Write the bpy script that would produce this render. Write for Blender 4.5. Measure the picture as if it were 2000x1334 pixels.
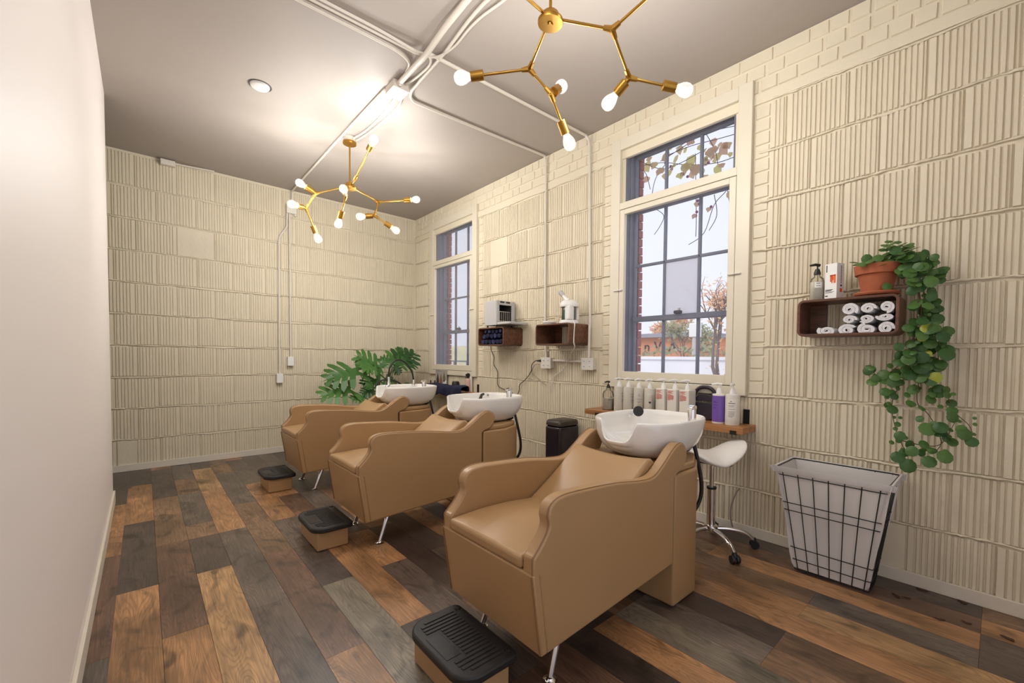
import bpy, math, random
from math import sin, cos, pi, radians
from mathutils import Vector, Matrix
random.seed(7)
scene = bpy.context.scene
for o in list(bpy.data.objects): bpy.data.objects.remove(o)
COL = scene.collection

# ------------------------------------------------------------------ camera
H = 1.22
YAW, PITCH, ROLL, FPX, CX, CY = 0.7405, -0.0324, 0.0095, 832.14, 1040.37, 724.03
XR, YB, ZC, XL, YP, BB = 3.071, 6.039, 3.276, -0.1986, 4.852, 0.0706
FW = Vector((sin(YAW)*cos(PITCH), cos(YAW)*cos(PITCH), sin(PITCH)))
_r0 = Vector((cos(YAW), -sin(YAW), 0)); _u0 = _r0.cross(FW)
RT = _r0*cos(ROLL) + _u0*sin(ROLL); UP = _u0*cos(ROLL) - _r0*sin(ROLL)
EYE = Vector((0, 0, H))
cd = bpy.data.cameras.new('camera'); cam = bpy.data.objects.new('camera', cd); COL.objects.link(cam)
cd.sensor_width = 36; cd.lens = FPX/2000*36
cd.shift_x = (1000-CX)/2000; cd.shift_y = (CY-667)/2000
cd.clip_start = 0.02; cd.clip_end = 300
m = Matrix((RT, UP, -FW)).transposed().to_4x4(); m.translation = EYE
cam.matrix_world = m
scene.camera = cam
def at(x, y, ax, v):
    "measured picture point carried onto the plane axis=v (metres)"
    d = FW + RT*((x-CX)/FPX) - UP*((y-CY)/FPX)
    return EYE + d*((v-EYE[ax])/d[ax])

# ------------------------------------------------------------------ world, exposure
w = bpy.data.worlds.new('sky'); scene.world = w; w.use_nodes = True
bg = w.node_tree.nodes['Background']; bg.inputs[0].default_value = (0.80, 0.83, 0.93, 1); bg.inputs[1].default_value = 1.02
vs = scene.view_settings
vs.view_transform = 'Standard'; vs.look = 'None'; vs.gamma = 1; vs.use_curve_mapping = False; vs.exposure = 0.36
BULB_W = 9.4
sl = bpy.data.lights.new('fill_sun', 'SUN'); sl.energy = 1.6; sl.angle = radians(25); sl.color = (1, .97, .93)  # soft sun lamp added to brighten the things outdoors
so = bpy.data.objects.new('fill_sun', sl); COL.objects.link(so); so.location = (-4, 6, 9)
so.rotation_euler = Vector((.62, -.22, -.75)).to_track_quat('-Z', 'Y').to_euler()

# ------------------------------------------------------------------ materials
def srgb(r, g, b):
    f = lambda c: (c/255/12.92) if c <= 10.31 else ((c/255+0.055)/1.055)**2.4
    return (f(r), f(g), f(b), 1)
class N:
    def __init__(s, name):
        s.m = bpy.data.materials.new(name); s.m.use_nodes = True; s.t = s.m.node_tree
        s.b = s.t.nodes['Principled BSDF']; s.out = s.t.nodes['Material Output']
    def n(s, typ, **kw):
        nd = s.t.nodes.new(typ)
        for k, v in kw.items():
            if k.startswith('i_'): nd.inputs[k[2:].replace('_', ' ')].default_value = v
            else: setattr(nd, k, v)
        return nd
    def l(s, a, b): s.t.links.new(a, b)
def plain(name, col, rough=.5, metal=0, bump=0, scale=60, var=0, spec=None, coat=0, vscale=None):
    k = N(name); k.b.inputs['Base Color'].default_value = col; k.b.inputs['Roughness'].default_value = rough
    k.b.inputs['Metallic'].default_value = metal
    if spec is not None: k.b.inputs['Specular IOR Level'].default_value = spec
    if coat: k.b.inputs['Coat Weight'].default_value = coat; k.b.inputs['Coat Roughness'].default_value = .08
    if bump or var:
        tc = k.n('ShaderNodeTexCoord'); nz = k.n('ShaderNodeTexNoise', i_Scale=scale, i_Detail=5.0); k.l(tc.outputs['Object'], nz.inputs['Vector'])
        if bump:
            bp = k.n('ShaderNodeBump', i_Strength=bump, i_Distance=.004); k.l(nz.outputs['Fac'], bp.inputs['Height']); k.l(bp.outputs['Normal'], k.b.inputs['Normal'])
        if var:
            n2 = k.n('ShaderNodeTexNoise', i_Scale=vscale or scale*.1, i_Detail=4.0); k.l(tc.outputs['Object'], n2.inputs['Vector'])
            mx = k.n('ShaderNodeMixRGB', blend_type='MULTIPLY'); mx.inputs[1].default_value = col
            rp = k.n('ShaderNodeValToRGB'); rp.color_ramp.elements[0].position = .3; rp.color_ramp.elements[1].position = .7
            rp.color_ramp.elements[0].color = (1-var, 1-var, 1-var, 1); rp.color_ramp.elements[1].color = (1, 1, 1, 1)
            k.l(n2.outputs['Fac'], rp.inputs[0]); mx.inputs[0].default_value = 1; k.l(rp.outputs[0], mx.inputs[2]); k.l(mx.outputs[0], k.b.inputs['Base Color'])
    return k.m
M = {}
M['cream'] = plain('cream_wall_paint', srgb(228, 217, 193), .55, bump=.5, scale=45, var=.07, vscale=1.3)
M['cream_trim'] = plain('cream_trim_paint', srgb(224, 215, 195), .4, bump=.08, scale=30, var=.04)
M['white_wall'] = plain('white_wall_paint', srgb(240, 232, 228), .45, bump=.05, scale=20)
M['baseboard'] = plain('baseboard_paint', srgb(222, 213, 198), .4)
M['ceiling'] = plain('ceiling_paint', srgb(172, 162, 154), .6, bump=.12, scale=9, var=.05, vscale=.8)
M['pipe'] = plain('painted_conduit', srgb(222, 214, 202), .45, bump=.1, scale=40)
M['plate'] = plain('white_plate', srgb(228, 223, 212), .35)
M['brick'] = plain('red_brick', srgb(192, 112, 98), .85, bump=.7, scale=70, var=.35, vscale=9)
M['mortar'] = plain('mortar', srgb(176, 160, 148), .9, bump=.5, scale=60)
M['vinyl'] = plain('tan_vinyl', srgb(174, 138, 97), .36, bump=.05, scale=260, var=.05, vscale=3)
M['piping'] = plain('tan_vinyl_seam', srgb(136, 100, 64), .45)
M['ceramic'] = plain('white_ceramic', srgb(236, 233, 228), .08, coat=.5)
M['chrome'] = plain('chrome', (.82, .82, .84, 1), .08, 1)
M['gold'] = plain('brushed_gold', srgb(172, 130, 58), .36, 1)
M['black'] = plain('black_plastic', srgb(26, 25, 27), .4)
M['rubber'] = plain('black_rubber', srgb(34, 32, 33), .5, bump=.1, scale=120)
M['blackmetal'] = plain('black_wire', srgb(20, 20, 20), .45)
M['bin'] = plain('glossy_black_steel', srgb(38, 33, 40), .22, coat=.3)
M['bin_lid'] = plain('brown_black_lid', srgb(62, 54, 46), .4)
M['grey_plastic'] = plain('pale_grey_plastic', srgb(190, 188, 188), .4)
M['white_plastic'] = plain('white_plastic', srgb(236, 234, 231), .3)
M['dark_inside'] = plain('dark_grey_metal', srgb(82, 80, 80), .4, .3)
M['white_vinyl'] = plain('white_vinyl', srgb(234, 230, 224), .3, bump=.04, scale=150)
M['towel'] = plain('white_terry', srgb(238, 236, 238), .95, bump=1.0, scale=340)
M['navy'] = plain('navy_terry', srgb(30, 33, 66), .95, bump=1.0, scale=300, var=.3, vscale=30)
M['navy2'] = plain('slate_blue_terry', srgb(50, 54, 92), .95, bump=1.0, scale=300)
M['terracotta'] = plain('terracotta', srgb(176, 98, 64), .8, bump=.15, scale=80, var=.15, vscale=12)
M['soil'] = plain('soil', srgb(48, 36, 28), .95, bump=1, scale=90)
M['stem'] = plain('reddish_stem', srgb(92, 70, 48), .6)
M['petiole'] = plain('green_petiole', srgb(84, 112, 52), .5)
M['grey_wood'] = plain('grey_window_wood', srgb(112, 114, 128), .7, bump=.3, scale=40, var=.2, vscale=14)
M['grey_bottle'] = plain('putty_bottle', srgb(205, 199, 186), .35)
M['white_bottle'] = plain('white_bottle', srgb(226, 221, 210), .35)
M['purple'] = plain('violet_label', srgb(116, 84, 170), .35)
M['ink'] = plain('grey_ink', srgb(96, 94, 94), .6)
M['ink_dark'] = plain('dark_ink', srgb(42, 40, 42), .6)
M['ink_red'] = plain('red_ink', srgb(206, 108, 92), .6)
M['ink_orange'] = plain('orange_ink', srgb(228, 100, 42), .6)
M['mirror_plastic'] = plain('dark_plum_plastic', srgb(44, 38, 50), .35)
M['pink'] = plain('blush_plastic', srgb(206, 168, 154), .4)
M['teal'] = plain('teal_water', srgb(40, 140, 140), .2)
M['card'] = plain('grey_card', srgb(170, 166, 160), .6)
M['hair1'] = plain('dark_hair_print', srgb(64, 50, 46), .7)
M['hair2'] = plain('auburn_hair_print', srgb(150, 92, 66), .7)
M['hair3'] = plain('olive_hair_print', srgb(118, 108, 76), .7)
M['grey_cord'] = plain('grey_cord', srgb(150, 140, 128), .5)
M['white_cord'] = plain('white_cord', srgb(226, 222, 216), .4)
M['gel'] = plain('blue_grey_plastic', srgb(58, 60, 74), .3)

def wood(name, c1, c2, rough=.4, scale=1.0, axis='Y'):
    k = N(name); tc = k.n('ShaderNodeTexCoord'); mp = k.n('ShaderNodeMapping')
    sc = {'Y': (26, 1.6, 26), 'X': (1.6, 26, 26), 'Z': (26, 26, 1.6)}[axis]
    mp.inputs['Scale'].default_value = [q*scale for q in sc]
    k.l(tc.outputs['Object'], mp.inputs['Vector'])
    nz = k.n('ShaderNodeTexNoise', i_Scale=1.4, i_Detail=6.0, i_Distortion=1.2); k.l(mp.outputs[0], nz.inputs['Vector'])
    rp = k.n('ShaderNodeValToRGB'); rp.color_ramp.elements[0].position = .3; rp.color_ramp.elements[1].position = .72
    rp.color_ramp.elements[0].color = c1; rp.color_ramp.elements[1].color = c2
    k.l(nz.outputs['Fac'], rp.inputs[0]); k.l(rp.outputs[0], k.b.inputs['Base Color'])
    bp = k.n('ShaderNodeBump', i_Strength=.15, i_Distance=.003); k.l(nz.outputs['Fac'], bp.inputs['Height']); k.l(bp.outputs[0], k.b.inputs['Normal'])
    k.b.inputs['Roughness'].default_value = rough
    return k.m
M['walnut'] = wood('dark_walnut', srgb(70, 42, 30), srgb(122, 78, 54), .4)
M['honey'] = wood('honey_oak', srgb(128, 82, 46), srgb(190, 134, 82), .45)

def floor_mat():
    k = N('plank_floor'); tc = k.n('ShaderNodeTexCoord'); oi = k.n('ShaderNodeObjectInfo')
    add = k.n('ShaderNodeVectorMath', operation='ADD'); sc = k.n('ShaderNodeVectorMath', operation='SCALE'); sc.inputs[0].default_value = (13, 29, 7)
    k.l(oi.outputs['Random'], sc.inputs['Scale']); k.l(tc.outputs['Object'], add.inputs[0]); k.l(sc.outputs[0], add.inputs[1])
    def mapped(s, scale, detail, dist):
        mp = k.n('ShaderNodeMapping'); mp.inputs['Scale'].default_value = s; k.l(add.outputs[0], mp.inputs['Vector'])
        nz = k.n('ShaderNodeTexNoise', i_Scale=scale, i_Detail=detail, i_Distortion=dist); k.l(mp.outputs[0], nz.inputs['Vector']); return nz
    big = mapped((1.6, .8, 1), 2.6, 3.0, .6)         # tonal clouds
    blot = mapped((2.2, 1.3, 1), 2.9, 2.0, 1.5)      # knots and smoky patches
    # ring-like grain: bands of a stretched noise
    mp = k.n('ShaderNodeMapping'); mp.inputs['Scale'].default_value = (7, .9, 1); k.l(add.outputs[0], mp.inputs['Vector'])
    fld = k.n('ShaderNodeTexNoise', i_Scale=1.1, i_Detail=1.5, i_Distortion=.4); k.l(mp.outputs[0], fld.inputs['Vector'])
    mul = k.n('ShaderNodeMath', operation='MULTIPLY'); mul.inputs[1].default_value = 230; k.l(fld.outputs['Fac'], mul.inputs[0])
    sn = k.n('ShaderNodeMath', operation='SINE'); k.l(mul.outputs[0], sn.inputs[0])
    gr = k.n('ShaderNodeMapRange'); gr.inputs[1].default_value = -1; gr.inputs[2].default_value = -.1; gr.inputs[3].default_value = .55; gr.inputs[4].default_value = 1.0
    k.l(sn.outputs[0], gr.inputs[0])
    fine = mapped((60, 3, 1), 2.2, 4.0, .2)
    fr = k.n('ShaderNodeMapRange'); fr.inputs[1].default_value = .3; fr.inputs[2].default_value = .7; fr.inputs[3].default_value = .7; fr.inputs[4].default_value = 1.2; k.l(fine.outputs['Fac'], fr.inputs[0])
    br = k.n('ShaderNodeMapRange'); br.inputs[1].default_value = .32; br.inputs[2].default_value = .68; br.inputs[3].default_value = .55; br.inputs[4].default_value = 1.3; k.l(big.outputs['Fac'], br.inputs[0])
    kr = k.n('ShaderNodeMapRange'); kr.inputs[1].default_value = .55; kr.inputs[2].default_value = .74; kr.inputs[3].default_value = 1; kr.inputs[4].default_value = .38; k.l(blot.outputs['Fac'], kr.inputs[0])
    # grain fades in and out along the plank
    gm = k.n('ShaderNodeMix'); gm.data_type = 'FLOAT'; gm.inputs[2].default_value = 1.0
    k.l(gr.outputs[0], gm.inputs[3]); k.l(big.outputs['Fac'], gm.inputs[0])
    p1 = k.n('ShaderNodeMath', operation='MULTIPLY'); p2 = k.n('ShaderNodeMath', operation='MULTIPLY'); p3 = k.n('ShaderNodeMath', operation='MULTIPLY')
    k.l(gm.outputs[0], p1.inputs[0]); k.l(fr.outputs[0], p1.inputs[1]); k.l(br.outputs[0], p2.inputs[0]); k.l(kr.outputs[0], p2.inputs[1])
    k.l(p1.outputs[0], p3.inputs[0]); k.l(p2.outputs[0], p3.inputs[1])
    mx = k.n('ShaderNodeVectorMath', operation='SCALE'); k.l(oi.outputs['Color'], mx.inputs[0]); k.l(p3.outputs[0], mx.inputs['Scale'])
    k.l(mx.outputs[0], k.b.inputs['Base Color'])
    bp = k.n('ShaderNodeBump', i_Strength=.25, i_Distance=.0015); k.l(p1.outputs[0], bp.inputs['Height']); k.l(bp.outputs[0], k.b.inputs['Normal'])
    k.b.inputs['Roughness'].default_value = .36
    return k.m
M['floor'] = floor_mat()

def leaf_mat(name, c, c2, tr=.25):
    k = N(name); oi = k.n('ShaderNodeObjectInfo'); mx = k.n('ShaderNodeMixRGB'); mx.inputs[1].default_value = c; mx.inputs[2].default_value = c2
    k.l(oi.outputs['Random'], mx.inputs[0]); k.l(mx.outputs[0], k.b.inputs['Base Color']); k.b.inputs['Roughness'].default_value = .4
    tb = k.n('ShaderNodeBsdfTranslucent'); k.l(mx.outputs[0], tb.inputs[0]); ms = k.n('ShaderNodeMixShader'); ms.inputs[0].default_value = tr
    k.l(k.b.outputs[0], ms.inputs[1]); k.l(tb.outputs[0], ms.inputs[2]); k.l(ms.outputs[0], k.out.inputs[0])
    return k.m
M['leaf'] = leaf_mat('ivy_leaf', srgb(52, 92, 44), srgb(88, 124, 60))
M['leaf_yellow'] = leaf_mat('yellow_leaf', srgb(150, 160, 48), srgb(170, 176, 60))
M['philo'] = leaf_mat('philodendron_leaf', srgb(40, 84, 38), srgb(84, 132, 58), .3)
M['vine_leaf'] = leaf_mat('vine_leaf', srgb(216, 216, 120), srgb(218, 170, 156), .7)
M['autumn'] = leaf_mat('autumn_foliage', srgb(236, 190, 140), srgb(222, 182, 156), .45)
M['hedge'] = leaf_mat('green_hedge', srgb(146, 154, 112), srgb(176, 174, 134), .35)
M['branch'] = plain('grey_bark', srgb(120, 106, 98), .9)
M['twig'] = plain('dark_twig', srgb(58, 48, 60), .8)
M['berry'] = plain('magenta_bloom', srgb(196, 92, 170), .5)

def clear(name, tint, refl=.1, rough=.03, haze=0, glow=0):
    k = N(name); k.t.nodes.remove(k.b)
    tr = k.n('ShaderNodeBsdfTransparent'); tr.inputs[0].default_value = tint
    gl = k.n('ShaderNodeBsdfGlossy'); gl.inputs['Roughness'].default_value = rough
    fr = k.n('ShaderNodeFresnel'); fr.inputs[0].default_value = 1.35
    mu = k.n('ShaderNodeMath', operation='MULTIPLY'); mu.inputs[1].default_value = refl*10; mu.use_clamp = True; k.l(fr.outputs[0], mu.inputs[0])
    ms = k.n('ShaderNodeMixShader'); k.l(mu.outputs[0], ms.inputs[0]); k.l(tr.outputs[0], ms.inputs[1]); k.l(gl.outputs[0], ms.inputs[2]); last = ms
    if haze:
        tb = k.n('ShaderNodeBsdfTranslucent'); tb.inputs[0].default_value = (.9, .9, .95, 1); m2 = k.n('ShaderNodeMixShader'); m2.inputs[0].default_value = haze
        k.l(last.outputs[0], m2.inputs[1]); k.l(tb.outputs[0], m2.inputs[2]); last = m2
    if glow:
        e = k.n('ShaderNodeEmission'); e.inputs[0].default_value = (1, .96, .9, 1); e.inputs[1].default_value = glow; ad = k.n('ShaderNodeAddShader')
        k.l(last.outputs[0], ad.inputs[0]); k.l(e.outputs[0], ad.inputs[1]); last = ad
    k.l(last.outputs[0], k.out.inputs[0])
    return k.m
M['glass'] = clear('window_glass', (.98, .98, .99, 1), .02)
M['plexi'] = clear('acrylic_sheet', (.99, .99, .995, 1), .02, haze=.07)  # haze veils the view with a milky bloom mixed into the sheet
M['bottle_glass'] = clear('clear_bottle', (.93, .92, .88, 1), .12)
M['bulb_glass'] = clear('bulb_glass', (.98, .98, .97, 1), .03, glow=.28)
def frosted():
    k = N('cloudy_pane'); k.b.inputs['Base Color'].default_value = srgb(214, 212, 220); k.b.inputs['Roughness'].default_value = .7
    tb = k.n('ShaderNodeBsdfTranslucent'); tb.inputs[0].default_value = (.86, .85, .88, 1)
    tr = k.n('ShaderNodeBsdfTransparent'); a = k.n('ShaderNodeMixShader'); b = k.n('ShaderNodeMixShader')
    a.inputs[0].default_value = .75; b.inputs[0].default_value = .3
    k.l(k.b.outputs[0], a.inputs[1]); k.l(tb.outputs[0], a.inputs[2]); k.l(a.outputs[0], b.inputs[1]); k.l(tr.outputs[0], b.inputs[2]); k.l(b.outputs[0], k.out.inputs[0])
    return k.m
M['cloudy'] = frosted()
def cloth(name, c, tr):
    k = N(name); k.b.inputs['Base Color'].default_value = c; k.b.inputs['Roughness'].default_value = .9
    tb = k.n('ShaderNodeBsdfTranslucent'); tb.inputs[0].default_value = c; a = k.n('ShaderNodeMixShader'); a.inputs[0].default_value = tr
    k.l(k.b.outputs[0], a.inputs[1]); k.l(tb.outputs[0], a.inputs[2]); k.l(a.outputs[0], k.out.inputs[0]); return k.m
M['liner'] = cloth('white_cotton_liner', srgb(232, 228, 226), .35)
def emis(name, c, s):
    k = N(name); k.t.nodes.remove(k.b); e = k.n('ShaderNodeEmission'); e.inputs[0].default_value = c; e.inputs[1].default_value = s; k.l(e.outputs[0], k.out.inputs[0]); return k.m
M['filament'] = emis('led_filament', (1, .93, .82, 1), 30)
M['lamp_lens'] = plain('frosted_lens', srgb(232, 230, 226), .4)

# ------------------------------------------------------------------ mesh helpers
def basis(d):
    d = Vector(d).normalized(); a = Vector((0, 0, 1)) if abs(d.z) < .95 else Vector((1, 0, 0))
    u = d.cross(a).normalized(); return u, d.cross(u).normalized(), d
class MB:
    def __init__(s): s.v = []; s.f = []
    def add(s, v, f):
        k = len(s.v); s.v += [tuple(p) for p in v]; s.f += [tuple(i+k for i in q) for q in f]; return s
    def box(s, a, b):
        x0, y0, z0 = a; x1, y1, z1 = b
        return s.add([(x0,y0,z0),(x1,y0,z0),(x1,y1,z0),(x0,y1,z0),(x0,y0,z1),(x1,y0,z1),(x1,y1,z1),(x0,y1,z1)],
                     [(0,3,2,1),(4,5,6,7),(0,1,5,4),(1,2,6,5),(2,3,7,6),(3,0,4,7)])
    def tube(s, pts, r, n=8, cap=True, flat=None):
        pts = [Vector(p) for p in pts]; k = len(s.v); L = len(pts); u = None
        for i, p in enumerate(pts):
            d = (pts[min(i+1, L-1)] - pts[max(i-1, 0)]).normalized()
            if u is None: u, w_, _ = basis(d)
            else: u = (u - d*u.dot(d)).normalized(); 
            w_ = d.cross(u)
            rr = r[i] if isinstance(r, (list, tuple)) else r
            for j in range(n):
                a = 2*pi*j/n; s.v.append(tuple(p + u*(cos(a)*rr) + w_*(sin(a)*rr)))
        for i in range(L-1):
            for j in range(n):
                s.f.append((k+i*n+j, k+i*n+(j+1) % n, k+(i+1)*n+(j+1) % n, k+(i+1)*n+j))
        if cap: s.f.append(tuple(k+j for j in reversed(range(n)))); s.f.append(tuple(k+(L-1)*n+j for j in range(n)))
        return s
    def cyl(s, a, b, r0, r1=None, n=16): return s.tube([a, b], [r0, r0 if r1 is None else r1], n)
    def lathe(s, prof, o=(0, 0, 0), d=(0, 0, 1), n=20, sx=1, sy=1):
        u, w_, d = basis(d); 
        if abs(d.z) > .999: u, w_ = Vector((1, 0, 0)), Vector((0, 1, 0))*(1 if d.z > 0 else -1)
        o = Vector(o); k = len(s.v)
        for r, z in prof:
            for j in range(n):
                a = 2*pi*j/n; s.v.append(tuple(o + u*(cos(a)*r*sx) + w_*(sin(a)*r*sy) + d*z))
        for i in range(len(prof)-1):
            for j in range(n): s.f.append((k+i*n+j, k+i*n+(j+1) % n, k+(i+1)*n+(j+1) % n, k+(i+1)*n+j))
        if prof[0][0] > 1e-5: s.f.append(tuple(k+j for j in reversed(range(n))))
        if prof[-1][0] > 1e-5: s.f.append(tuple(k+(len(prof)-1)*n+j for j in range(n)))
        return s
    def prism(s, poly, fn, t0, t1):
        n = len(poly); k = len(s.v)
        for t in (t0, t1):
            for a, b in poly: s.v.append(tuple(fn(a, b, t)))
        s.f.append(tuple(k+i for i in range(n))); s.f.append(tuple(k+n+i for i in reversed(range(n))))
        for i in range(n): s.f.append((k+i, k+n+i, k+n+(i+1) % n, k+(i+1) % n))
        return s
    def grid(s, rows, closed_u=False):
        k = len(s.v); R = len(rows); Cn = len(rows[0])
        for r in rows:
            for p in r: s.v.append(tuple(p))
        for i in range(R-1):
            for j in range(Cn if closed_u else Cn-1):
                j2 = (j+1) % Cn; s.f.append((k+i*Cn+j, k+i*Cn+j2, k+(i+1)*Cn+j2, k+(i+1)*Cn+j))
        return s
    def mesh(s, name, angle=40, fix=True):
        me = bpy.data.meshes.new(name); me.from_pydata(s.v, [], s.f); me.validate()
        if fix:
            import bmesh
            bm = bmesh.new(); bm.from_mesh(me); bmesh.ops.remove_doubles(bm, verts=bm.verts, dist=1e-6); bmesh.ops.recalc_face_normals(bm, faces=bm.faces); bm.to_mesh(me); bm.free()
        if angle:
            for p in me.polygons: p.use_smooth = True
            me.set_sharp_from_angle(angle=radians(angle))
        return me
    def build(s, name, mat, parent=None, angle=40, bevel=0, seg=2, label=None, fix=True, sub=0, loc=None):
        me = s.mesh(name, angle, fix); return link(name, me, mat, parent, bevel, seg, label, sub, loc)
def link(name, me, mat, parent=None, bevel=0, seg=2, label=None, sub=0, loc=None):
    if mat is not None and not me.materials: me.materials.append(M[mat] if isinstance(mat, str) else mat)
    o = bpy.data.objects.new(name, me); COL.objects.link(o); o.parent = parent
    if loc is not None: o.location = loc
    if bevel:
        b = o.modifiers.new('bevel', 'BEVEL'); b.width = bevel; b.segments = seg; b.limit_method = 'ANGLE'; b.angle_limit = radians(40)
    if sub:
        b = o.modifiers.new('sub', 'SUBSURF'); b.levels = sub; b.render_levels = sub
    if label: o['label'] = label
    return o
def tag(o, label=None, cat=None, group=None, kind=None):
    if label: o['label'] = label
    if cat: o['category'] = cat
    if group: o['group'] = group
    if kind: o['kind'] = kind
    return o
def thing(name, loc, label, cat, group=None, rz=0):
    o = bpy.data.objects.new(name, None); COL.objects.link(o); o.location = loc; o.rotation_euler.z = rz; o.empty_display_size = .1
    return tag(o, label, cat, group)
def struct(o): o['kind'] = 'structure'; return o
def copy_tree(o, parent=None):
    c = o.copy(); COL.objects.link(c); c.parent = parent
    for ch in list(o.children): copy_tree(ch, c)
    return c
def spline(pts, n=8, closed=False):
    pts = [Vector(p) for p in pts]; L = len(pts); out = []
    for i in range(L if closed else L-1):
        g = (lambda q: pts[q % L]) if closed else (lambda q: pts[max(0, min(L-1, q))])
        a, b, c, d = g(i-1), g(i), g(i+1), g(i+2)
        for k in range(n):
            t = k/n; out.append(.5*((2*b) + (c-a)*t + (2*a-5*b+4*c-d)*t*t + (3*b-a-3*c+d)*t**3))
    if not closed: out.append(pts[-1])
    return out
def text_mesh(txt, size, mat, parent, mw, name='lettering', depth=.0005, spacing=1.0):
    cu = bpy.data.curves.new('t', 'FONT'); cu.body = txt; cu.size = size; cu.extrude = depth; cu.align_x = 'CENTER'; cu.align_y = 'CENTER'; cu.space_character = spacing
    o = bpy.data.objects.new('t', cu); COL.objects.link(o)
    dg = bpy.context.evaluated_depsgraph_get(); me = bpy.data.meshes.new_from_object(o.evaluated_get(dg)); me.name = name
    bpy.data.objects.remove(o); bpy.data.curves.remove(cu)
    r = link(name, me, mat, parent); r.matrix_local = mw; return r
def frame(x, y, z, o):
    m_ = Matrix((Vector(x).normalized(), Vector(y).normalized(), Vector(z).normalized())).transposed().to_4x4(); m_.translation = Vector(o); return m_

# ------------------------------------------------------------------ floor
floor = struct(MB().box((-1.6, -.8, -.06), (3.3, YB+.15, -.012)).build('floor', 'mortar', angle=0))
PC = {'O': srgb(170, 126, 86), 'T': srgb(176, 138, 96), 'B': srgb(136, 106, 80), 'R': srgb(118, 88, 70), 'D': srgb(92, 78, 69), 'G': srgb(110, 97, 86), 'K': srgb(80, 65, 57), 'E': srgb(134, 123, 105)}
gy = lambda k: 1.785+.5885*k
# column: list of (first grid line, last grid line, tone)
cols = {-1: [(-6,-1,'B'),(-1,1,'G'),(1,3,'R'),(3,5,'O'),(5,8,'D')], 0: [(-6,-1,'D'),(-1,2,'O'),(2,4,'D'),(4,6,'O'),(6,8,'D')],
 1: [(-6,-1,'B'),(-1,1,'O'),(1,3,'R'),(3,5,'B'),(5,7,'D'),(7,8,'O')], 2: [(-6,0,'T'),(0,2,'T'),(2,3,'D'),(3,3.5,'B'),(3.5,5,'G'),(5,6,'B'),(6,8,'G')],
 3: [(-6,-1,'O'),(-1,1,'D'),(1,3,'G'),(3,5,'O'),(5,6.6,'T'),(6.6,8,'D')], 4: [(-6,-2,'D'),(-2,0,'O'),(0,2,'R'),(2,4,'B'),(4,6,'G'),(6,8,'B')],
 5: [(-6,-1,'B'),(-1,1,'E'),(1,2,'D'),(2,3,'G'),(3,5,'O'),(5,7,'G'),(7,8,'O')], 6: [(-6,-2,'O'),(-2,0,'D'),(0,2,'O'),(2,4,'R'),(4,5,'O'),(5,8,'G')],
 7: [(-6,-1,'R'),(-1,1,'D'),(1,2,'O'),(2,4,'G'),(4,6,'D'),(6,8,'G')], 8: [(-6,-2,'D'),(-2,0,'R'),(0,2,'K'),(2,3,'O'),(3,5,'R'),(5,8,'D')],
 9: [(-6,-1,'K'),(-1,1,'D'),(1,3,'D'),(3,5,'D'),(5,8,'O')], 10: [(-6,-3,'O'),(-3,-1,'O'),(-1,1,'D'),(1,3,'O'),(3,6,'D'),(6,8,'G')],
 11: [(-6,-1,'E'),(-1,1,'B'),(1,4,'D'),(4,8,'B')], 12: [(-6,-2,'B'),(-2,-1,'G'),(-1,2,'D'),(2,5,'O'),(5,8,'G')],
 13: [(-6,-2,'B'),(-2,0,'K'),(0,3,'B'),(3,8,'D')], 14: [(-6,-3,'O'),(-3,-1,'O'),(-1,2,'R'),(2,5,'D'),(5,8,'B')],
 15: [(-6,-2,'T'),(-2,1,'O'),(1,4,'B'),(4,8,'G')], 16: [(-6,-3,'D'),(-3,-2,'G'),(-2,0,'B'),(0,3,'D'),(3,8,'O')],
 17: [(-6,-3,'D'),(-3,-1,'O'),(-1,2,'B'),(2,5,'D'),(5,8,'R')], 18: [(-6,-3,'O'),(-3,-1,'R'),(-1,1,'R'),(1,4,'O'),(4,8,'D')],
 19: [(-6,-3,'B'),(-3,0,'D'),(0,3,'R'),(3,8,'B')]}
for c in range(-8, -1): cols[c] = [(2, 4.5, random.choice('DGBO')), (4.5, 8, random.choice('DGRO'))]
pm = {}
for c, segs in cols.items():
    x0 = .042+.1594*(c-1); x1 = x0+.1594
    if c == -1: x0 = -.276
    for a, b, t in segs:
        y0 = max(-.8, gy(a)); y1 = min(YB+.02, gy(b)); L = y1-y0
        if L < .03: continue
        key = (round(x1-x0, 3), round(L, 3))
        if key not in pm: pm[key] = MB().box((0, 0, -.012), (key[0]-.0009, L-.0009, 0)).mesh('plank', 0)
        o = link('plank', pm[key], 'floor', floor); o.location = (x0, y0, 0)
        col = PC[t]; j = 1+random.uniform(-.1, .1); o.color = (col[0]*j, col[1]*j, col[2]*j, 1)

# ------------------------------------------------------------------ ceiling, plain walls
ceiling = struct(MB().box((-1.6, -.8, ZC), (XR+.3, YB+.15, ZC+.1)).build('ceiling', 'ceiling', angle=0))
wl = struct(MB().box((XL-.12, -.8, 0), (XL, YP, ZC)).build('wall_left', 'white_wall', angle=0))
bl = struct(MB().box((XL, -.8, 0), (XL+.014, YP, .095)).build('baseboard_left', 'baseboard', angle=0, bevel=.003))
struct(MB().box((-1.6, 3.2, 0), (-1.5, YB+.1, ZC)).build('added_alcove_side', 'white_wall', angle=0))  # unseen wall added to keep light out of the gap past the partition
struct(MB().box((-1.5, 3.2, 0), (XL-.12, 3.3, ZC)).build('added_alcove_end', 'white_wall', angle=0))  # second added wall, shuts the unseen end of the gap against light
struct(MB().box((1.5, -.92, 0), (XR+.2, -.8, ZC)).build('added_front_wall', 'white_wall', angle=0))  # unseen wall added to cut daylight from the open end behind the camera
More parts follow.
